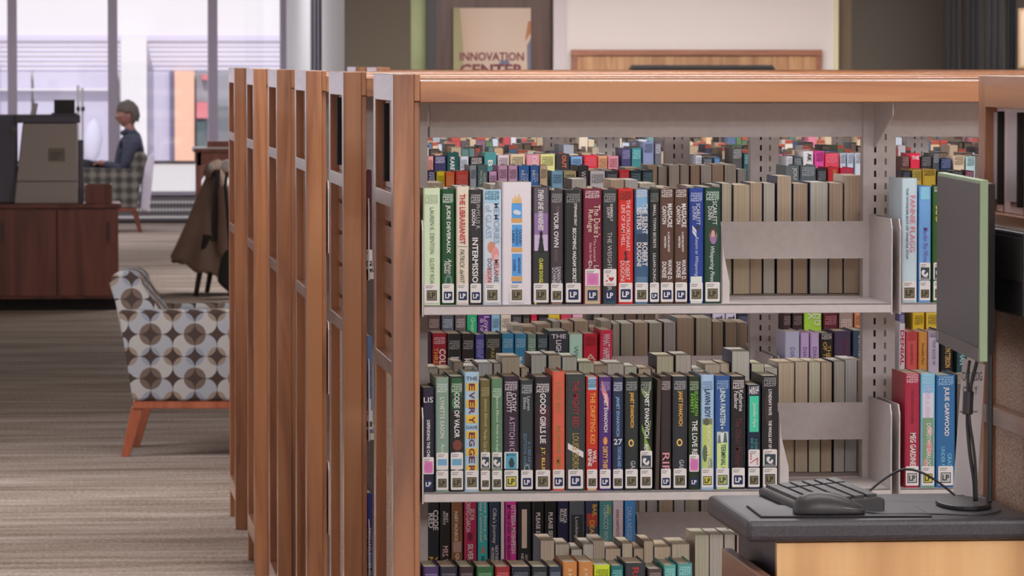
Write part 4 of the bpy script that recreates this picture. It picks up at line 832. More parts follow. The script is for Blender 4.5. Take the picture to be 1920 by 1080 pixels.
back_row(1, 1, [(1197, 1212, .23), (1213, 1234, .23), (1235, 1262, .23), (1263, 1284, .23), (1285, 1312, .23), (1313, 1340, .23)], 'behind lower row of ' + n2, 'back-side books on the lower shelf of the second bookcase')
print('BOOKS', BOOKS[0])
# farther rows, past the count: one mass of small books
far = MB()
def far_row(k, zi, front, xa, xb, skip, reds):
    Y = Y1 + S * k + (SETY if front else D - .165); z = SHZ[zi]; x = xa
    while x < xb:
        w = random.uniform(.016, .034); h = random.uniform(.205, .236)
        xx = x + w / 2
        if not any(abs(xx - (UC0 + BP * j)) < .055 for j in range(6)) and random.random() > .03:
            if front:
                c = random.choice([(60, 60, 66), (90, 110, 140), (180, 80, 84), (210, 190, 160), (110, 150, 150), (206, 206, 214), (130, 96, 116), (70, 80, 106), (224, 190, 150), (96, 120, 90), (214, 130, 150), (90, 84, 84), (206, 188, 160), (206, 188, 160), (214, 200, 180), (196, 172, 146), (226, 214, 200), (190, 200, 214)])
                far.box(x, x + w - .002, Y, Y + .14, z, z + h, c=col(c))
                if random.random() < reds: far.box(x, x + w - .002, Y - .001, Y + .002, z + h - .010, z + h + .0005, c=col((176, 84, 70)))
                if random.random() < .5: far.box(x + .006, x + w - .009, Y - .001, Y, z + h * .3, z + h * .86, c=col(tuple(min(255, v + 80) for v in c) if sum(c) < 450 else (110, 80, 80)))
            else:
                far.box(x, x + w - .002, Y, Y + .14, z, z + h, c=col(random.choice(EDGE)))
                far.box(x + .002, x + w - .004, Y - .001, Y, z + .002, z + h - .003, c=col(random.choice(PAPERS), 1.1))
        x += w
for k in (3, 4):
    far_row(k, 3, True, .80, 3.6, (), .4); far_row(k, 3, False, .80, 3.6, (), 0)
far_row(2, 3, False, 1.1, 2.65, (), 0); far_row(2, 2, False, 1.1, 2.65, (), 0)
far_row(3, 2, True, .80, 2.65, (), .3); far_row(5, 3, True, .8, 3.6, (), .6)
far_row(1, 3, True, .80, .86, (), 0)
tag(far.build('distant_books', vcol), 'distant crowd of small coloured books on the farther bookcases, many with red top labels', 'books', kind='stuff')

# book supports closing the rows
def support(label, px, py0, py1, k, zi, wpx):
    Y = Y1 + S * k + .03; z = SHZ[zi]
    x0 = PX(px, Y); sc = (PX(px + 10, Y) - x0) / 10
    t = thing('book_support', label, 'bookend', (x0, Y, z), 0, 'metal book supports')
    h = PZ(py0, Y, px) - z
    pts = [(0, 0), (wpx * sc, 0), (wpx * sc, h * .27), (wpx * sc * .25, h * .68), (wpx * sc * .1, h), (0, h)]
    MB().prism(pts, 'y', 0, .0025).build('flange', steel, t, .0008)
    MB().box(0, .0022, 0, .12, 0, h).build('upright_plate', steel, t)
    MB().box(0, wpx * sc * 2.3, -.005, .1, .0003, .0022).build('foot_plate', steel, t)
support('metal book support beside the dark green book, upper shelf, nearest bookcase', 1352, 422, 573, 0, 3, 16)
support('metal book support ending the middle row of the nearest bookcase', 1461, 772, 929, 0, 2, 19)
support('metal book support beside the bright blue book, lower shelf of second bookcase', 1195, 965, 1116, 1, 1, 6)
# ---------------------------------------------------------------- catalog desk
XL, YA, YB, ZT, ZB = 1.155, 7.70, 8.16, .950, .913
XR = PX(1833, Y0B) - .002
dk = thing('catalog_desk', 'black topped standing desk with birch front on the bookcase end', 'desk', (XL, YA, 0))
dw = XR - XL
MB().box(0, dw, 0, YB - YA, ZB, ZT).build('desk_top', desk_black, dk, .010, seg=3)
MB().box(.055, dw, .022, .04, .06, ZB - .003).build('birch_front', birch, dk, .001)
MB().box(.055, .067, .041, YB - YA - .02, .06, ZB - .003).build('side_panel', desk_black, dk)
MB().box(.055, dw, YB - YA - .019, YB - YA - .005, .06, ZB - .003).build('back_panel', desk_black, dk)
MB().box(.05, dw, .04, YB - YA - .02, 0, .06).build('plinth', desk_black, dk)
MB().box(.010, .028, -.10, YB - YA - .11, .70, .868).build('side_apron', wy, dk, .002)
for yy in (-.09, YB - YA - .15): MB().box(.028, .054, yy + (.12 if yy < 0 else 0), yy + (.15 if yy < 0 else .03), .72, .85).build('apron_block', wy, dk)
# keyboard, long side running away from the camera
kc = atz(1527, 930, ZT + .01)
kb = thing('keyboard', 'black computer keyboard lying behind the mouse on the desk', 'keyboard', (1.325, 7.985, ZT), math.radians(3))
MB().prism([(-.072, 0), (.076, 0), (.076, .022), (.066, .026), (-.066, .014), (-.072, .010)], 'y', -.168, .168).build('keyboard_case', dark_plastic, kb, .003)
sl_ = .012 / .132
km = []
rows_ = 6
for r in range(rows_):
    xk = -.062 + r * .0215; n = 16; pitch_ = .32 / n; kx = 0
    y = -.16
    while y < .155:
        wk = pitch_ if random.random() > .1 or r > 1 else pitch_ * (5 if r == 0 and abs(y) < .06 else 1.5)
        wk = min(wk, .16 - y)
        z0 = .014 + (xk + .066) * sl_
        if not (abs(y + wk / 2 - .072) < .008 or abs(y + wk / 2 + .01 - .072) < 0):
            km.append((xk, y, wk, z0))
        y += wk
for (xk, y, wk, z0) in km:
    MB().prism([(xk, z0 - .002), (xk + .019, z0), (xk + .0175, z0 + .0065), (xk + .0015, z0 + .0055)], 'y', y + .0008, y + wk - .0012).build('key', black_plastic, kb)
# mouse and pad
md = thing('mouse_pad', 'thin black mouse pad at the desk front under the mouse', 'mouse pad', (0, 0, ZT))
MB().prism([(1.185, 7.735), (1.47, 7.715), (1.475, 7.90), (1.19, 7.93)], 'z', 0, .003).build('pad_foam', groove, md)
MB().prism([(1.187, 7.737), (1.468, 7.717), (1.473, 7.898), (1.192, 7.928)], 'z', .003, .0036).build('pad_surface', desk_black, md)
mo = thing('computer_mouse', 'black computer mouse in front of the keyboard on its pad', 'mouse', (1.304, 7.765, ZT + .0036), math.radians(-2))
bm = bmesh.new(); N1, N2 = 16, 20
ring = []
prof = [(-.059, .012, .010), (-.056, .020, .022), (-.048, .026, .030), (-.035, .030, .0355), (-.018, .0315, .0375), (.000, .031, .036), (.020, .030, .031), (.038, .029, .024), (.050, .027, .018), (.057, .022, .013), (.060, .012, .009)]
for (x, hw, hh) in prof:
    rv = []
    for k in range(N2):
        a = 2 * math.pi * k / N2; y = hw * math.cos(a); s = math.sin(a)
        z = .004 + (hh - .004) * (abs(s) ** .75) if s > 0 else .004 - .004 * (abs(s) ** .4)
        rv.append(bm.verts.new((x, y, z)))
    ring.append(rv)
for a, b in zip(ring[:-1], ring[1:]):
    for k in range(N2): bm.faces.new((a[k], a[(k + 1) % N2], b[(k + 1) % N2], b[k]))
bm.faces.new(ring[0][::-1]); bm.faces.new(ring[-1])
bmesh.ops.recalc_face_normals(bm, faces=bm.faces)
me = bpy.data.meshes.new('mouse_shell'); bm.to_mesh(me); bm.free()
link('mouse_shell', me, dark_plastic, mo, smooth=True)
MB().tube([(.008, 0, .0341), (.020, 0, .0307), (.038, 0, .0238), (.050, 0, .0178), (.057, 0, .0128)], .0006, 6).build('button_seam', groove, mo)
MB().cyl((.035, -.003, .0215), (.035, .003, .0215), .0055, n=14).build('scroll_wheel', groove, mo)
MB().tube([(.020, -.0298, .012), (.040, -.0288, .010), (.056, -.0225, .0085)], .0012, 6).build('side_trim', mat('silver_trim', (150, 150, 152), .3, .8), mo)
def cable(label, pts, r, nm='cable', m=None, sub=6):
    P = [Vector(p) for p in pts]; out = []
    for i in range(len(P) - 1):
        p0, p1, p2, p3 = P[max(i - 1, 0)], P[i], P[i + 1], P[min(i + 2, len(P) - 1)]
        for k in range(sub):
            t = k / sub
            out.append(.5 * (2 * p1 + (p2 - p0) * t + (2 * p0 - 5 * p1 + 4 * p2 - p3) * t * t + (3 * p1 - p0 - 3 * p2 + p3) * t ** 3))
    out.append(P[-1])
    return MB().tube(out, r, 8), out
def cab(label, pts, r):
    m, _ = cable(label, pts, r); o = m.build('cable', black_plastic, smooth=True); tag(o, label, 'cable')
zc = ZT + .003
cab('thin black mouse cable curving right over the desk top', [(1.354, 7.762, ZT + .009), (1.39, 7.75, zc + .001), (1.45, 7.745, zc + .001), (1.50, 7.73, zc + .001), (1.535, 7.72, zc), (1.56, 7.728, zc), (1.585, 7.76, zc), (1.604, 7.80, zc)], .0017)
def ap(px, py, Y): return tuple(at(px, py, Y))
cab('black keyboard cable arching up from the keyboard to the monitor stand', [ap(1606, 929, 8.06), ap(1625, 924, 8.08), ap(1655, 900, 8.09), ap(1682, 884, 8.09), ap(1705, 880, 8.08), ap(1735, 889, 8.06), ap(1770, 912, 8.04), ap(1796, 934, 8.02), ap(1808, 943, 8.0)], .0022)
# monitor: screen faces left, seen along its near edge
ma, mb_ = Vector((PX(1845, 7.70), 7.70)), Vector((PX(1766, 8.26), 8.26)); mc = (ma + mb_) / 2
mn = thing('computer_monitor', 'grey flat computer monitor at right edge, seen nearly edge on', 'monitor', (mc.x, mc.y, 0), math.atan2(ma.x - mb_.x, mb_.y - ma.y))
hw = .285; zt, zb = PZ(330, 7.98, 1800), PZ(659, 7.98, 1800)
edge_m = mat('screen_glow_plastic', (150, 172, 138), .45); bez = mat('monitor_bezel', (104, 98, 98), .45)  # edge_m: green screen glow is put into the grey-white plastic's colour
scr = mat('matte_off_screen', (88, 86, 90), .38)
MB().box(-.008, .006, -hw, hw, zb, zt).build('front_frame', edge_m, mn, .0015)
MB().box(-.0095, -.008, -hw + .006, hw - .006, zb + .024, zt - .006).build('screen', scr, mn)
bzl = MB().box(-.0098, -.008, -hw, hw, zb, zb + .023).build('lower_bezel', bez, mn)
MB().box(-.0102, -.0098, hw - .035, hw - .012, zb + .004, zb + .02).build('maker_mark', mat('mark_grey', (168, 164, 166), .4), mn)
MB().prism([(-hw + .004, .0065), (hw - .004, .0065), (hw - .05, .024), (-hw + .02, .02)], 'z', zb + .01, zt - .006).build('rear_shell', black_plastic, mn, .002, loc=(0, 0, 0), rot=(0, 0, 0))
rs = [c for c in mn.children if c.name.startswith('rear_shell')][0]
for v in rs.data.vertices: v.co = (v.co.y, v.co.x, v.co.z)
rs.data.flip_normals()
st = MB().box(.032, .041, -.10, -.075, ZT + .008, zb + .12).build('stand_neck', black_plastic, mn, .003)
pts = [(-.004 + .046 * math.cos(a), -.06 + .10 * math.sin(a)) for a in [k * math.pi / 14 for k in range(28)]]
MB().prism(pts, 'z', ZT + .0005, ZT + .008).build('stand_base', black_plastic, mn, .002)
for v in mn.children[-1].data.vertices: pass
# hanging cables with a ferrite bead
hc = thing('monitor_cable', 'black monitor cables hanging below the screen with a ferrite bead', 'cable', (0, 0, 0))
yv = 7.86
m, _ = cable('', [ap(1832, 676, yv), ap(1826, 700, yv), ap(1818, 735, yv), ap(1814, 780, yv), ap(1816, 820, yv), ap(1820, 860, yv), ap(1826, 900, yv), ap(1828, 940, yv)], .0033); m.build('cord', black_plastic, hc, smooth=True)
m, _ = cable('', [ap(1818, 676, yv - .01), ap(1815, 700, yv - .01), ap(1815, 735, yv - .01), ap(1818, 790, yv - .01), ap(1824, 830, yv - .01), ap(1829, 880, yv - .01), ap(1831, 940, yv - .01)], .0026); m.build('cord', black_plastic, hc, smooth=True)
MB().cyl(ap(1816, 733, yv - .006), ap(1814, 777, yv - .006), .009, n=14).build('ferrite_bead', black_plastic, hc, .002)
cab('thin black cable lying behind the monitor base on the desk', [(1.545, 7.955, zc), (1.575, 7.945, zc), (1.598, 7.935, zc), (1.604, 7.90, zc)], .0016)
# paper sign
sg = thing('catalog_sign', 'leaning white paper sign reading CATALOG ONLY behind the monitor cables', 'sign', (0, 0, 0))
ys_ = 8.075
q = [at(1786, 940, ys_), at(1830, 946, ys_), at(1847, 684, ys_), at(1806, 672, ys_)]
MB().prism([(p.x, p.z) for p in q], 'y', ys_, ys_ + .003).build('sheet', mat('white_card', (236, 218, 220), .6, g=1.25), sg)
cx = lambda px: PX(px, ys_)
cz_ = lambda py: PZ(py, ys_, 1815)
text('CATALOG', sg, 'lettering', cx(1804), cx(1842), cz_(714), cz_(697), ys_ - .001, col((90, 84, 96)), False, .01)
text('ONLY', sg, 'lettering', cx(1806), cx(1834), cz_(739), cz_(724), ys_ - .001, col((90, 84, 96)), False, .01)
MB().box(cx(1800), cx(1834), ys_ - .001, ys_, cz_(773), cz_(771)).build('fine_print', ink_grey, sg)
MB().box(cx(1796), cx(1810), ys_ - .001, ys_, cz_(930), cz_(928)).build('fine_print', ink_grey, sg)
# flat black block on the bookcase end behind the monitor
wb = thing('black_block', 'flat black block against the bookcase end behind the monitor', 'box', (XR - .028, 7.72, 0))
MB().box(0, .028, -.05, .36, PZ(586, 7.85, 1880), PZ(430, 7.85, 1880)).build('case', black_plastic, wb, .004)
MB().box(-.002, 0, -.04, .35, PZ(520, 7.85, 1880), PZ(440, 7.85, 1880)).build('front_sheet', groove, wb)

# ---------------------------------------------------------------- left side of the room
# credenza and copier
YC = 32.4
cr = thing('credenza', 'dark cherry low cabinet carrying the copier at left', 'cabinet', (0, YC, 0))
cx1, zt_ = PX(228, YC), PZ(382, YC, 200)
cx0 = -.75
MB().box(cx0, cx1 - .02, .03, .6, .08, zt_ - .03).build('carcass', dark_wood, cr)
MB().box(cx0 - .02, cx1, 0, .62, zt_ - .03, zt_).build('worktop', dark_wood, cr, .004)
MB().box(cx0 + .02, cx1 - .03, .06, .58, 0, .08).build('toe_kick', groove, cr)
wd = (cx1 - .02 - cx0) / 3
for i in range(3):
    dd = MB().box(cx0 + i * wd + .004, cx0 + (i + 1) * wd - .004, .008, .029, .10, zt_ - .04).build('cabinet_door', dark_wood, cr, .003)
    hx = cx0 + i * wd + (wd - .07 if i % 2 == 0 else .05)
    MB().box(hx, hx + .012, -.014, .008, zt_ - .26, zt_ - .12).build('door_handle', mat_('handle_bronze', (96, 70, 58), .4), dd)
tr = thing('desk_tray', 'small dark wooden tray on the cabinet right of the copier', 'tray', (0, YC + .08, zt_))
MB().box(PX(161, YC), PX(211, YC), 0, .012, .001, PZ(347, YC, 180) - zt_).build('front_board', dark_wood, tr)
MB().box(PX(161, YC), PX(211, YC), .3, .312, .001, PZ(347, YC, 180) - zt_).build('back_board', dark_wood, tr)
for px in (161, 208): MB().box(PX(px, YC), PX(px, YC) + .012, .012, .3, .001, PZ(347, YC, 180) - zt_).build('side_board', dark_wood, tr)
MB().box(PX(163, YC), PX(208, YC), .012, .3, .001, .012).build('bottom_board', dark_wood, tr)
cpm = mat('copier_grey', (150, 140, 133), .5, g=1.9); cpd = mat('copier_dark', (92, 88, 100), .45, g=1.5)
co = thing('copier', 'big grey copier machine on the dark cabinet at left', 'copier', (0, YC + .06, zt_ + .001))
def cz(y): return PZ(y, YC + .06, 100) - zt_
def cxx(px): return PX(px, YC + .06)
MB().box(-.72, cxx(34), .02, .5, 0, cz(216)).build('scanner_body', cpd, co, .012)
MB().prism([(cxx(27), 0), (cxx(147), 0), (cxx(147), cz(232)), (cxx(44), cz(232))], 'y', -.02, .46).build('side_body', cpm, co, .008)
MB().box(cxx(30), cxx(152), 0, .48, cz(231), cz(216)).build('lid', cpd, co, .006)
MB().box(cxx(148), cxx(158), .06, .4, 0, cz(264)).build('side_tray', cpd, co, .004)
lb = MB().box(cxx(92), cxx(123), -.0225, -.02, cz(303), cz(278)).build('notice_label', mat_('label_beige', (150, 140, 122), .6), co)
for i in range(3): MB().box(cxx(95), cxx(118 - 4 * i), -.0235, -.0225, cz(289 + 5 * i), cz(286.5 + 5 * i)).build('label_print', ink_grey, lb)
MB().box(cxx(28), cxx(146), -.0225, -.02, cz(341), cz(339)).build('panel_seam', cpd, co)
MB().cyl((cxx(28), .02, cz(243)), (cxx(28), .005, cz(243)), .024, n=16).build('round_reflection', mat_('reflection_grey', (120, 116, 112), .4), co)  # grey disc added for a round reflection on the dark copier body
bxk = thing('coin_box', 'black box standing on top of the copier', 'box', (0, YC + .1, zt_ + cz(216) + .002))
MB().box(cxx(103), cxx(142), 0, .2, .012, .102).build('case', black_plastic, bxk, .004)
MB().box(cxx(98), cxx(146), -.01, .21, 0, .012).build('base', cpd, bxk, .002)
cdh = thing('card_holder', 'small tilted white card holder on top of the copier', 'card holder', (cxx(63), YC + .12, zt_ + cz(216) + .002))
MB().prism([(-.02, 0), (.012, 0), (.03, .08), (.005, .08)], 'y', 0, .06).build('card_face', white_m, cdh)
MB().prism([(.0125, 0), (.022, 0), (.036, .075), (.031, .08)], 'y', 0, .06).build('holder_back', cpd, cdh)

# fabric with overlapping discs
fab = mat('disc_pattern_fabric', rough=.9, spec=.15)
def fabric_nodes(m, pitch, g=1.0, dim=None):
    tc = nd(m, 'ShaderNodeTexCoord'); sp = nd(m, 'ShaderNodeSeparateXYZ'); lk(m, tc.outputs['Object'], sp.inputs[0])
    u = math_(m, 'DIVIDE', math_(m, 'ADD', sp.outputs[0], sp.outputs[1]), pitch)
    v = math_(m, 'DIVIDE', math_(m, 'ADD', sp.outputs[2], math_(m, 'MULTIPLY', sp.outputs[1], .5)), pitch)
    def fr(x): return math_(m, 'SUBTRACT', math_(m, 'FRACT', x), .5)
    fu, fv = fr(u), fr(v)
    au, av = math_(m, 'ABSOLUTE', fu), math_(m, 'ABSOLUTE', fv)
    def hyp(a, b): return math_(m, 'SQRT', math_(m, 'ADD', math_(m, 'MULTIPLY', a, a), math_(m, 'MULTIPLY', b, b)))
    r = hyp(au, av)
    def half(x): return math_(m, 'ADD', x, .5)
    cu, cv = math_(m, 'ABSOLUTE', fr(half(u))), math_(m, 'ABSOLUTE', fr(half(v)))
    rc = hyp(cu, cv)
    inside = math_(m, 'LESS_THAN', r, .49)
    pu = math_(m, 'FLOORED_MODULO', math_(m, 'FLOOR', half(u)), 2.0); pv = math_(m, 'FLOORED_MODULO', math_(m, 'FLOOR', half(v)), 2.0)
    chk = math_(m, 'FLOORED_MODULO', math_(m, 'ADD', math_(m, 'FLOOR', u), math_(m, 'FLOOR', v)), 2.0)
    def mix(f, a, b):
        n = nd(m, 'ShaderNodeMix', data_type='RGBA'); 
        lk(m, f, n.inputs[0])
        for i, x in ((6, a), (7, b)):
            if isinstance(x, tuple): n.inputs[i].default_value = x
            else: lk(m, x, n.inputs[i])
        return n.outputs[2]
    K = lambda c: col(c, g)
    disc = mix(chk, K((176, 172, 170)), K((162, 164, 170)))
    over = mix(pu, mix(pv, K((112, 97, 88)), K((142, 146, 158))), mix(pv, disc, K((146, 130, 118))))
    rad = math_(m, 'ADD', .42, math_(m, 'MULTIPLY', math_(m, 'MULTIPLY', math_(m, 'SUBTRACT', 1.0, pu), math_(m, 'SUBTRACT', 1.0, pv)), .08))
    c = mix(math_(m, 'LESS_THAN', rc, rad), disc, over); c = mix(inside, K((76, 63, 58)), c)
    lk(m, c, pb(m).inputs['Base Color'])
fabric_nodes(fab, .0955, 1.15)
leg_m = wood('chair_leg_wood', (140, 70, 42), (166, 86, 54), (184, 100, 66), 'z', .4, 8, g=1.15)
def armchair(label, loc, rz, fabric, back_m=None, legm=None):
    t = thing('armchair', label, 'armchair', loc, rz, 'patterned armchairs')
    legm = legm or leg_m
    # local: faces +X, width along Y (-.30..+.30)
    for sg in (-1, 1):
        y0, y1 = sorted((sg * .30, sg * .215))
        MB().prism([(.03, .245), (.74, .245), (.79, .645), (-.03, .635)], 'y', y0, y1).build('arm', fabric, t, .012)
        for xa, xs_ in ((.05, -.055), (.70, .05)):
            m = MB(); w1, w2 = .028, .018; zt2 = .215
            yy = sg * .255
            vs = [(xa + xs_ - w2, yy - w2, 0), (xa + xs_ + w2, yy - w2, 0), (xa + xs_ + w2, yy + w2, 0), (xa + xs_ - w2, yy + w2, 0), (xa - w1, yy - w1, zt2), (xa + w1, yy - w1, zt2), (xa + w1, yy + w1, zt2), (xa - w1, yy + w1, zt2)]
            m.add(vs, [(0, 3, 2, 1), (4, 5, 6, 7), (0, 1, 5, 4), (1, 2, 6, 5), (2, 3, 7, 6), (3, 0, 4, 7)]); m.build('leg', legm, t, .003)
        MB().box(.03, .73, y0 + .01, y1 - .01, .21, .244).build('frame_rail', legm, t, .003)
    MB().box(.15, .73, -.213, .213, .25, .33).build('seat_base', fabric, t, .01)
    MB().box(.12, .76, -.21, .21, .332, .44).build('seat_cushion', fabric, t, .03, seg=3)
    # backrest leans back, with rounded top
    n = 8; pts = [(.06, .335), (.20, .335), (.16, .60)]
    for k in range(n + 1):
        a = math.pi * k / n; pts.append((-.005 + .072 * math.cos(a), .745 + .06 * math.sin(a)))
    pts += [(-.05, .66), (-.02, .50)]
    MB().prism(pts, 'y', -.212, .212).build('backrest', back_m or fabric, t, .015)
    return t
armchair('armchair covered in overlapping grey and brown discs, facing right behind the bookcases', (PX(247, 20.5), 20.4 + .26, 0), math.radians(-6), fab)
# second armchair, near the window, facing left, with a plaid cover
plaid = mat('dim_plaid_fabric', rough=.9)
def plaid_nodes(m):
    tc = nd(m, 'ShaderNodeTexCoord'); out = None
    for d in ('X', 'Z'):
        w_ = nd(m, 'ShaderNodeTexWave', wave_type='BANDS', bands_direction=d); w_.inputs['Scale'].default_value = 3; lk(m, tc.outputs['Object'], w_.inputs['Vector'])
        out = w_.outputs['Fac'] if out is None else math_(m, 'MULTIPLY', math_(m, 'ADD', out, w_.outputs['Fac']), .5)
    lk(m, ramp(m, out, [(.2, col((70, 66, 62), 1)), (.5, col((104, 100, 94), 1)), (.85, col((136, 130, 122), 1))]), pb(m).inputs['Base Color'])
plaid_nodes(plaid)
pale_back = mat('pale_lilac_fabric', (214, 206, 222), .85, g=1.2)
YP = 47.4
pc = armchair('plaid armchair with pale back by the window, the seated person in it', (PX(262, YP), YP, 0), math.pi, plaid, None, dark_wood)
MB().prism([(-.095, .20), (-.005, .235), (-.022, .50), (-.053, .66), (-.080, .745), (-.13, .80), (-.15, .76)], 'y', -.215, .215).build('back_cover', pale_back, pc, .01)

# ---------------------------------------------------------------- person seated by the window
skin = mat('skin', (160, 110, 98), .6); jacket = mat('dark_blue_denim', (62, 64, 82), .85, g=1.0); trousers = mat('dark_trousers', (44, 42, 50), .85)
hairm = mat('grey_hair', (92, 82, 76), .85); shoe_m = mat('dark_shoe', (36, 32, 32), .5)
pe = thing('person', 'person with short grey hair and glasses in a dark blue jacket, seated by the window', 'person', (PX(268, YP), YP, 0), math.pi)
def skin_obj(name, verts, edges, radii, m, parent, sub=2, root=0):
    me = bpy.data.meshes.new(name); me.from_pydata(verts, edges, [])
    o = link(name, me, None, parent)
    me.materials.append(m)
    md_ = o.modifiers.new('skin', 'SKIN'); md_.use_smooth_shade = True
    me.skin_vertices.__class__
    if not me.skin_vertices:
        bm_ = bmesh.new(); bm_.from_mesh(me); bm_.verts.layers.skin.verify(); bm_.to_mesh(me); bm_.free()
    for i, r in enumerate(radii):
        sv = me.skin_vertices[0].data[i]; sv.radius = r if isinstance(r, tuple) else (r, r); sv.use_root = (i == root)
    if sub:
        ms = o.modifiers.new('subsurf', 'SUBSURF'); ms.levels = sub; ms.render_levels = sub
    return o
# local: faces +X (turned to -X by the root). continuous body of jacket + trousers colours split by mesh
V = [(.17, 0, .50), (.145, 0, .64), (.12, 0, .78), (.105, 0, .90), (.115, 0, .965), (.125, 0, 1.02), (.135, 0, 1.06)]   # pelvis .. neck
E = [(0, 1), (1, 2), (2, 3), (3, 4), (4, 5), (5, 6)]
Rr = [(.13, .16), (.125, .15), (.13, .165), (.115, .165), (.075, .10), (.052, .055), (.05, .05)]
for sg in (-1, 1):
    b = len(V)
    V += [(.11, sg * .17, .90), (.17, sg * .225, .70), (.20, sg * .225, .63), (.30, sg * .17, .655), (.38, sg * .07 , .675)]
    E += [(3, b), (b, b + 1), (b + 1, b + 2), (b + 2, b + 3), (b + 3, b + 4)]
    Rr += [.075, .055, .05, .045, .034]
    b = len(V)
    k = .76 if sg < 0 else .60
    V += [(.26, sg * .10, .50), (.46, sg * .11, .56 if sg > 0 else .60), (.63, sg * .11, .60 if sg > 0 else .68), (.66, sg * .11, .36 if sg > 0 else .42), (.66, sg * .11, .12 if sg > 0 else .20)]
    E += [(0, b), (b, b + 1), (b + 1, b + 2), (b + 2, b + 3), (b + 3, b + 4)]
    Rr += [.10, .085, .07, .058, .045]
body = skin_obj('body', V, E, Rr, jacket, pe)
body.data.materials.append(trousers)
# trousers as their own child over the legs
for sg in (-1, 1):
    hz = .06 if sg < 0 else 0
    skin_obj('trouser_leg', [(.20, sg * .10, .50), (.46, sg * .11, .56 + hz * .7), (.63, sg * .11, .60 + hz * 1.3), (.665, sg * .11, .36 + hz), (.665, sg * .11, .10 + hz)], [(0, 1), (1, 2), (2, 3), (3, 4)], [.112, .098, .082, .072, .062], trousers, pe, 2)
    sh = MB().prism([(.60, .0 + hz), (.86, .0 + hz), (.875, .03 + hz), (.80, .06 + hz), (.72, .10 + hz), (.60, .10 + hz)], 'y', sg * .11 - .042, sg * .11 + .042).build('shoe', shoe_m, pe, .015, seg=3)
    # hand: palm with five fingers curled over a small phone
    px_, py_, pz_ = .40, sg * .055, .685
    hv = [(px_ - .03, py_ + sg * .012, pz_ - .005), (px_, py_, pz_), (px_ + .04, py_ - sg * .006, pz_ + .002)]
    he = [(0, 1), (1, 2)]; hr = [.026, (.018, .034), (.015, .036)]
    for f, (dy, ln) in enumerate(((-.027, .05), (-.009, .06), (.009, .056), (.027, .044))):
        b = len(hv); hv += [(px_ + .05, py_ + dy, pz_ + .002), (px_ + .05 + ln * .5, py_ + dy, pz_ - .004), (px_ + .05 + ln * .75, py_ + dy * .9, pz_ - .022)]
        he += [(2, b), (b, b + 1), (b + 1, b + 2)]; hr += [.009, .0085, .007]
    b = len(hv); hv += [(px_ + .015, py_ - sg * .038, pz_ + .012), (px_ + .045, py_ - sg * .052, pz_ + .016), (px_ + .066, py_ - sg * .05, pz_ + .012)]
    he += [(1, b), (b, b + 1), (b + 1, b + 2)]; hr += [.011, .009, .0075]
    skin_obj('hand', hv, he, hr, skin, pe, 1)
# head
hd = bmesh.new(); bmesh.ops.create_icosphere(hd, subdivisions=4, radius=1)
for v in hd.verts:
    x, y, z = v.co
    sx = .098 if x > 0 else .092; wz_ = 1 - .22 * max(0, -z) - .06 * max(0, z)
    X, Yv, Z = x * sx * (1 - .12 * max(0, -z)), y * .074 * wz_, z * .118
    if x > 0:                                        # face relief
        nose = math.exp(-((y * .074) / .014) ** 2 - ((Z + .015) / .024) ** 2); X += .026 * nose
        brow = math.exp(-((Z - .02) / .013) ** 2) * math.exp(-(y / .6) ** 2); X += .006 * brow
        for s2 in (-1, 1): X -= .009 * math.exp(-((Yv - s2 * .030) / .014) ** 2 - ((Z - .004) / .011) ** 2)
        X += .008 * math.exp(-(Yv / .024) ** 2 - ((Z + .060) / .009) ** 2) - .006 * math.exp(-(Yv / .026) ** 2 - ((Z + .052) / .004) ** 2)
        X += .010 * math.exp(-(Yv / .026) ** 2 - ((Z + .096) / .018) ** 2)
    v.co = (X, Yv, Z)
me = bpy.data.meshes.new('head'); hd.to_mesh(me); hd.free()
hp = (.150, 0, 1.172)
head = link('head', me, skin, pe, smooth=True, loc=hp, rot=(0, .12, 0), scale=(1.12, 1.12, 1.12))
for sg in (-1, 1):
    e = MB().prism([(-.012, -.03), (.004, -.03), (.014, 0), (.012, .026), (-.004, .032), (-.016, .022), (-.018, -.008)], 'y', sg * .066 - .008, sg * .066 + .008).build('ear', skin, head, .004, loc=(0, 0, -.005))
    bm_ = bmesh.new(); bmesh.ops.create_uvsphere(bm_, u_segments=10, v_segments=8, radius=.0105); m_ = bpy.data.meshes.new('eye'); bm_.to_mesh(m_); bm_.free()
    link('eye', m_, mat_('eye_white', (220, 214, 210), .2), head, smooth=True, loc=(.079, sg * .030, .004))
MB().box(.094, .0975, -.02, .02, -.0545, -.0515).build('mouth', mat_('lips', (140, 80, 76), .6), head, .001)
hm_ = bmesh.new(); bmesh.ops.create_icosphere(hm_, subdivisions=4, radius=1)
rnd = random.Random(3)
kill = []
for v in hm_.verts:
    x, y, z = v.co
    lim = .30 if x > .25 else (.12 if x > -.25 else -.5)
    if z < lim - .1: kill.append(v); continue
    n_ = 1 + .03 * math.sin(9 * x + 4 * y) * math.sin(11 * z + 3 * y)
    v.co = (x * .106 * n_ - .006, y * .084 * n_, z * .132 * n_)
bmesh.ops.delete(hm_, geom=kill, context='VERTS')
me = bpy.data.meshes.new('hair'); hm_.to_mesh(me); hm_.free()
ho = link('hair', me, hairm, head, smooth=True); so = ho.modifiers.new('thick', 'SOLIDIFY'); so.thickness = .012; so.offset = -1
gl = MB()
for sg in (-1, 1):
    for k in range(14):
        a0, a1 = 2 * math.pi * k / 14, 2 * math.pi * (k + 1) / 14
        gl.cyl((.105, sg * .031 + .022 * math.cos(a0), .002 + .017 * math.sin(a0)), (.105, sg * .031 + .022 * math.cos(a1), .002 + .017 * math.sin(a1)), .0016, n=5)
    gl.cyl((.104, sg * .053, .006), (.0, sg * .074, .006), .0016, n=5)
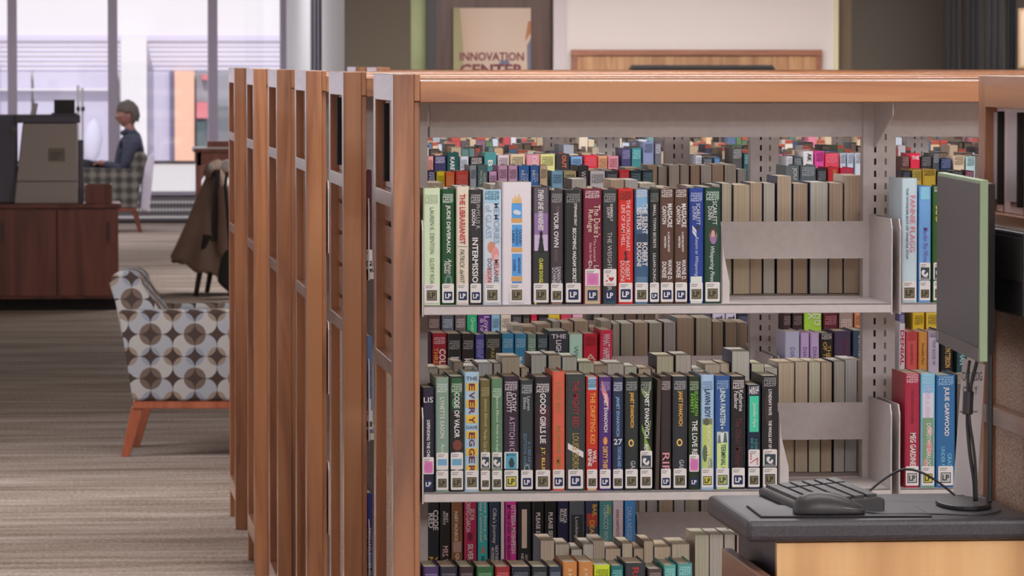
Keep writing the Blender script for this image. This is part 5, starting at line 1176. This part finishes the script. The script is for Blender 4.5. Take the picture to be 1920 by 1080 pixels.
gl.cyl((.106, -.009, .004), (.106, .009, .004), .0016, n=5)
gl.build('glasses', mat_('pale_frames', (210, 206, 200), .3), head)
nk = MB().tube([(.115, 0, .975), (.125, 0, 1.03), (.14, 0, 1.10)], [.058, .052, .05], 14).build('neck', skin, pe, smooth=True)
MB().prism([(.06, .955), (.15, .985), (.215, .96), (.225, 1.0), (.16, 1.035), (.05, .995)], 'y', -.065, .065).build('collar', jacket, pe, .015)
ph = thing('phone', 'small dark phone held in the hands of the seated person', 'phone', (PX(268, YP) - .46, YP, .70), math.pi)
MB().box(-.055, .055, -.034, .034, .0, .008).build('case', black_plastic, ph, .002)
MB().box(-.05, .05, -.03, .03, .008, .0084).build('screen', mat_('phone_screen', (120, 128, 140), .1), ph)

# ---------------------------------------------------------------- side table, coat on a chair
YT = 42.0
ta = thing('side_table', 'small brown table with pale top edge by the window, left of the bookcase ends', 'table', (0, YT, 0))
tx0 = PX(364, YT); tx1 = tx0 + .55; tz_ = PZ(279, YT, 400)
MB().box(tx0, tx1, 0, .5, tz_ - .03, tz_).build('table_top', dark_wood, ta, .003)
MB().box(tx0 + .004, tx1 - .004, -.002, .498, tz_ + .0005, tz_ + .012).build('table_mat', white_m, ta)
for a in (tx0 + .03, tx1 - .07):
    for b in (.03, .43): MB().box(a, a + .04, b, b + .04, 0, tz_ - .031).build('leg', dark_wood, ta, .002)
MB().box(tx0 + .03, tx1 - .03, .03, .05, tz_ - .15, tz_ - .031).build('apron', dark_wood, ta)
MB().prism([(tx0 + .071, tz_ - .151), (tx0 + .15, tz_ - .151), (tx0 + .071, tz_ - .28)], 'y', .032, .048).build('corner_brace', dark_wood, ta)
bk = thing('storage_box', 'brown flat box lying on the small table by the window', 'box', (PX(390, YT), YT + .08, tz_ + .0125))
MB().box(0, .30, 0, .22, 0, .045).build('box_body', dark_wood, bk, .003)
MB().box(-.004, .304, -.004, .224, .045, .055).build('box_lid', dark_wood, bk, .002)
YK = 34.3
def kx(px): return PX(px, YK)
def kz(py): return PZ(py, YK, 380)
ch = thing('coat_chair', 'wooden chair hidden under the brown coat, thin legs showing', 'chair', (0, YK, 0))
cm = mat('black_chair_leg', (52, 44, 44), .5)
for px, yy in ((372, .0), (398, .55), (436, 0.02), (452, .55)):
    a = MB().cyl((kx(px) - .02, yy, 0), (kx(px) + .06, yy, kz(440)), .018, .026, 10); a.build('leg', cm, ch)
MB().box(kx(385), kx(470), 0, .58, .40, .44).build('seat', cm, ch, .006)
MB().prism([(kx(396), .44), (kx(410), .44), (kx(414), kz(318)), (kx(404), kz(318))], 'y', .02, .56).build('backrest', cm, ch, .006)
# coat: folded cloth draped from the backrest, flaring to a wide hem
coat_m = mat('brown_wool_coat', (98, 82, 72), .95, spec=.1); noise_col(coat_m, 7, [(.3, col((124, 104, 92), 1.5)), (.7, col((142, 122, 110), 1.5))], (1, 1, .4), 3, rnd=False)
ct = thing('brown_coat', 'long brown coat draped over a chair left of the wooden bookcase ends', 'coat', (0, YK, 0))
bmc = bmesh.new(); NU, NV = 44, 22; grid = []
for j in range(NV + 1):
    f = j / NV; rowv = []
    yl = 318 + f * 170; yr = 318 + f * 225
    xl = 397 + (322 - 397) * (f ** .92); xr = 418 + (470 - 418) * (f ** .7)
    for i in range(NU):
        a = 2 * math.pi * i / NU; ca, sa = math.cos(a), math.sin(a)
        rx = (xr - xl) / 2; cxp = (xr + xl) / 2
        fold = 1 + (.02 + .09 * f) * math.sin(7 * a + 2 * f) + .05 * f * math.sin(3 * a + 1)
        py = (yl + yr) / 2 + (yr - yl) / 2 * ca + 6 * f * math.sin(7 * a)
        rowv.append(bmc.verts.new((kx(cxp + rx * ca * fold), .29 - (.08 + .26 * f ** .7) * sa * fold, kz(py))))
    grid.append(rowv)
for j in range(NV):
    for i in range(NU): bmc.faces.new((grid[j][i], grid[j][(i + 1) % NU], grid[j + 1][(i + 1) % NU], grid[j + 1][i]))
bmc.faces.new(grid[0][::-1]); bmesh.ops.recalc_face_normals(bmc, faces=bmc.faces)
me = bpy.data.meshes.new('coat_body'); bmc.to_mesh(me); bmc.free()
o = link('coat_body', me, coat_m, ct, smooth=True); so = o.modifiers.new('thick', 'SOLIDIFY'); so.thickness = .012
MB().tube([(kx(392), .1, kz(335)), (kx(392), .12, kz(326)), (kx(399), .2, kz(316)), (kx(412), .3, kz(313)), (kx(424), .4, kz(320)), (kx(430), .44, kz(332))], [.02, .035, .045, .05, .045, .03], 10).build('coat_collar', coat_m, ct, smooth=True)
skin_obj('coat_sleeve', [(kx(420), -.02, kz(345)), (kx(424), -.05, kz(390)), (kx(421), -.05, kz(440)), (kx(417), -.03, kz(480))], [(0, 1), (1, 2), (2, 3)], [.05, .06, .055, .05], coat_m, ct, 2)
bg_ = thing('dark_bag', 'dark green bag hanging by the brown coat, at the bookcase edge', 'bag', (0, YK - .35, 0))
MB().prism([(kx(404), kz(525)), (kx(412), kz(480)), (kx(424), kz(462)), (kx(450), kz(455)), (kx(470), kz(540)), (kx(430), kz(548))], 'y', -.06, .12).build('bag_body', mat('dark_green_cloth', (54, 54, 52), .9), bg_, .03, seg=3)
MB().tube([(kx(428), .03, kz(466)), (kx(424), .03, kz(400)), (kx(420), .05, kz(345)), (kx(424), .1, kz(322))], .012, 6).build('strap', groove, bg_)
sc_ = thing('white_scarf', 'small white folded cloth on top of the brown coat', 'cloth', (0, YK - .06, 0))
MB().prism([(kx(414), kz(316)), (kx(417), kz(302)), (kx(428), kz(299)), (kx(440), kz(303)), (kx(440), kz(318)), (kx(426), kz(321))], 'y', 0, .12).build('cloth_fold', white_m, sc_, .02, seg=3)
MB().prism([(kx(391), kz(315)), (kx(393), kz(308)), (kx(400), kz(307)), (kx(402), kz(314)), (kx(396), kz(316))], 'y', 0, .08).build('cloth_corner', white_m, sc_, .006)

# ---------------------------------------------------------------- lettering, built last
def flush_text():
    keys = {}
    for q in TEXTQ:
        k = (q[0], q[10], q[11]); keys.setdefault(k, None)
    tmp = []
    for k in keys:
        cu = bpy.data.curves.new('tmp', 'FONT'); cu.body = k[0]; cu.offset = k[1]; cu.shear = k[2]; cu.resolution_u = 2
        o = bpy.data.objects.new('tmp', cu); C.objects.link(o); tmp.append((k, o))
    bpy.context.view_layer.update(); dg = bpy.context.evaluated_depsgraph_get()
    for k, o in tmp:
        me = bpy.data.meshes.new_from_object(o.evaluated_get(dg))
        xs_ = [v.co.x for v in me.vertices]; ys2 = [v.co.y for v in me.vertices]
        x0, x1, y0, y1 = min(xs_), max(xs_), min(ys2), max(ys2)
        for v in me.vertices: v.co = ((v.co.x - x0) / (x1 - x0), (v.co.y - y0) / max(1e-6, (y1 - y0)), 0)
        me.name = 'lettering'; keys[k] = me
    for k, o in tmp:
        cu = o.data; bpy.data.objects.remove(o); bpy.data.curves.remove(cu)
    for (s, par, nm, x0, x1, z0, z1, y, color, vert, bold, shear, m) in TEXTQ:
        me = keys[(s, bold, shear)]
        o = bpy.data.objects.new(nm, me); C.objects.link(o)
        if not me.materials: me.materials.append(m)
        o.parent = par; o.color = color
        if vert:   # reads downwards, letter tops to the right
            o.matrix_local = Matrix(((0, x1 - x0, 0, x0), (0, 0, -1, y), (-(z1 - z0), 0, 0, z1), (0, 0, 0, 1)))
        else:
            o.matrix_local = Matrix(((x1 - x0, 0, 0, x0), (0, 0, -1, y), (0, z1 - z0, 0, z0), (0, 0, 0, 1)))
flush_text()
for o in list(bpy.data.objects):
    if o.type == 'MESH' and o.parent is None and 'label' not in o.keys() and 'kind' not in o.keys(): print('UNTAGGED', o.name)
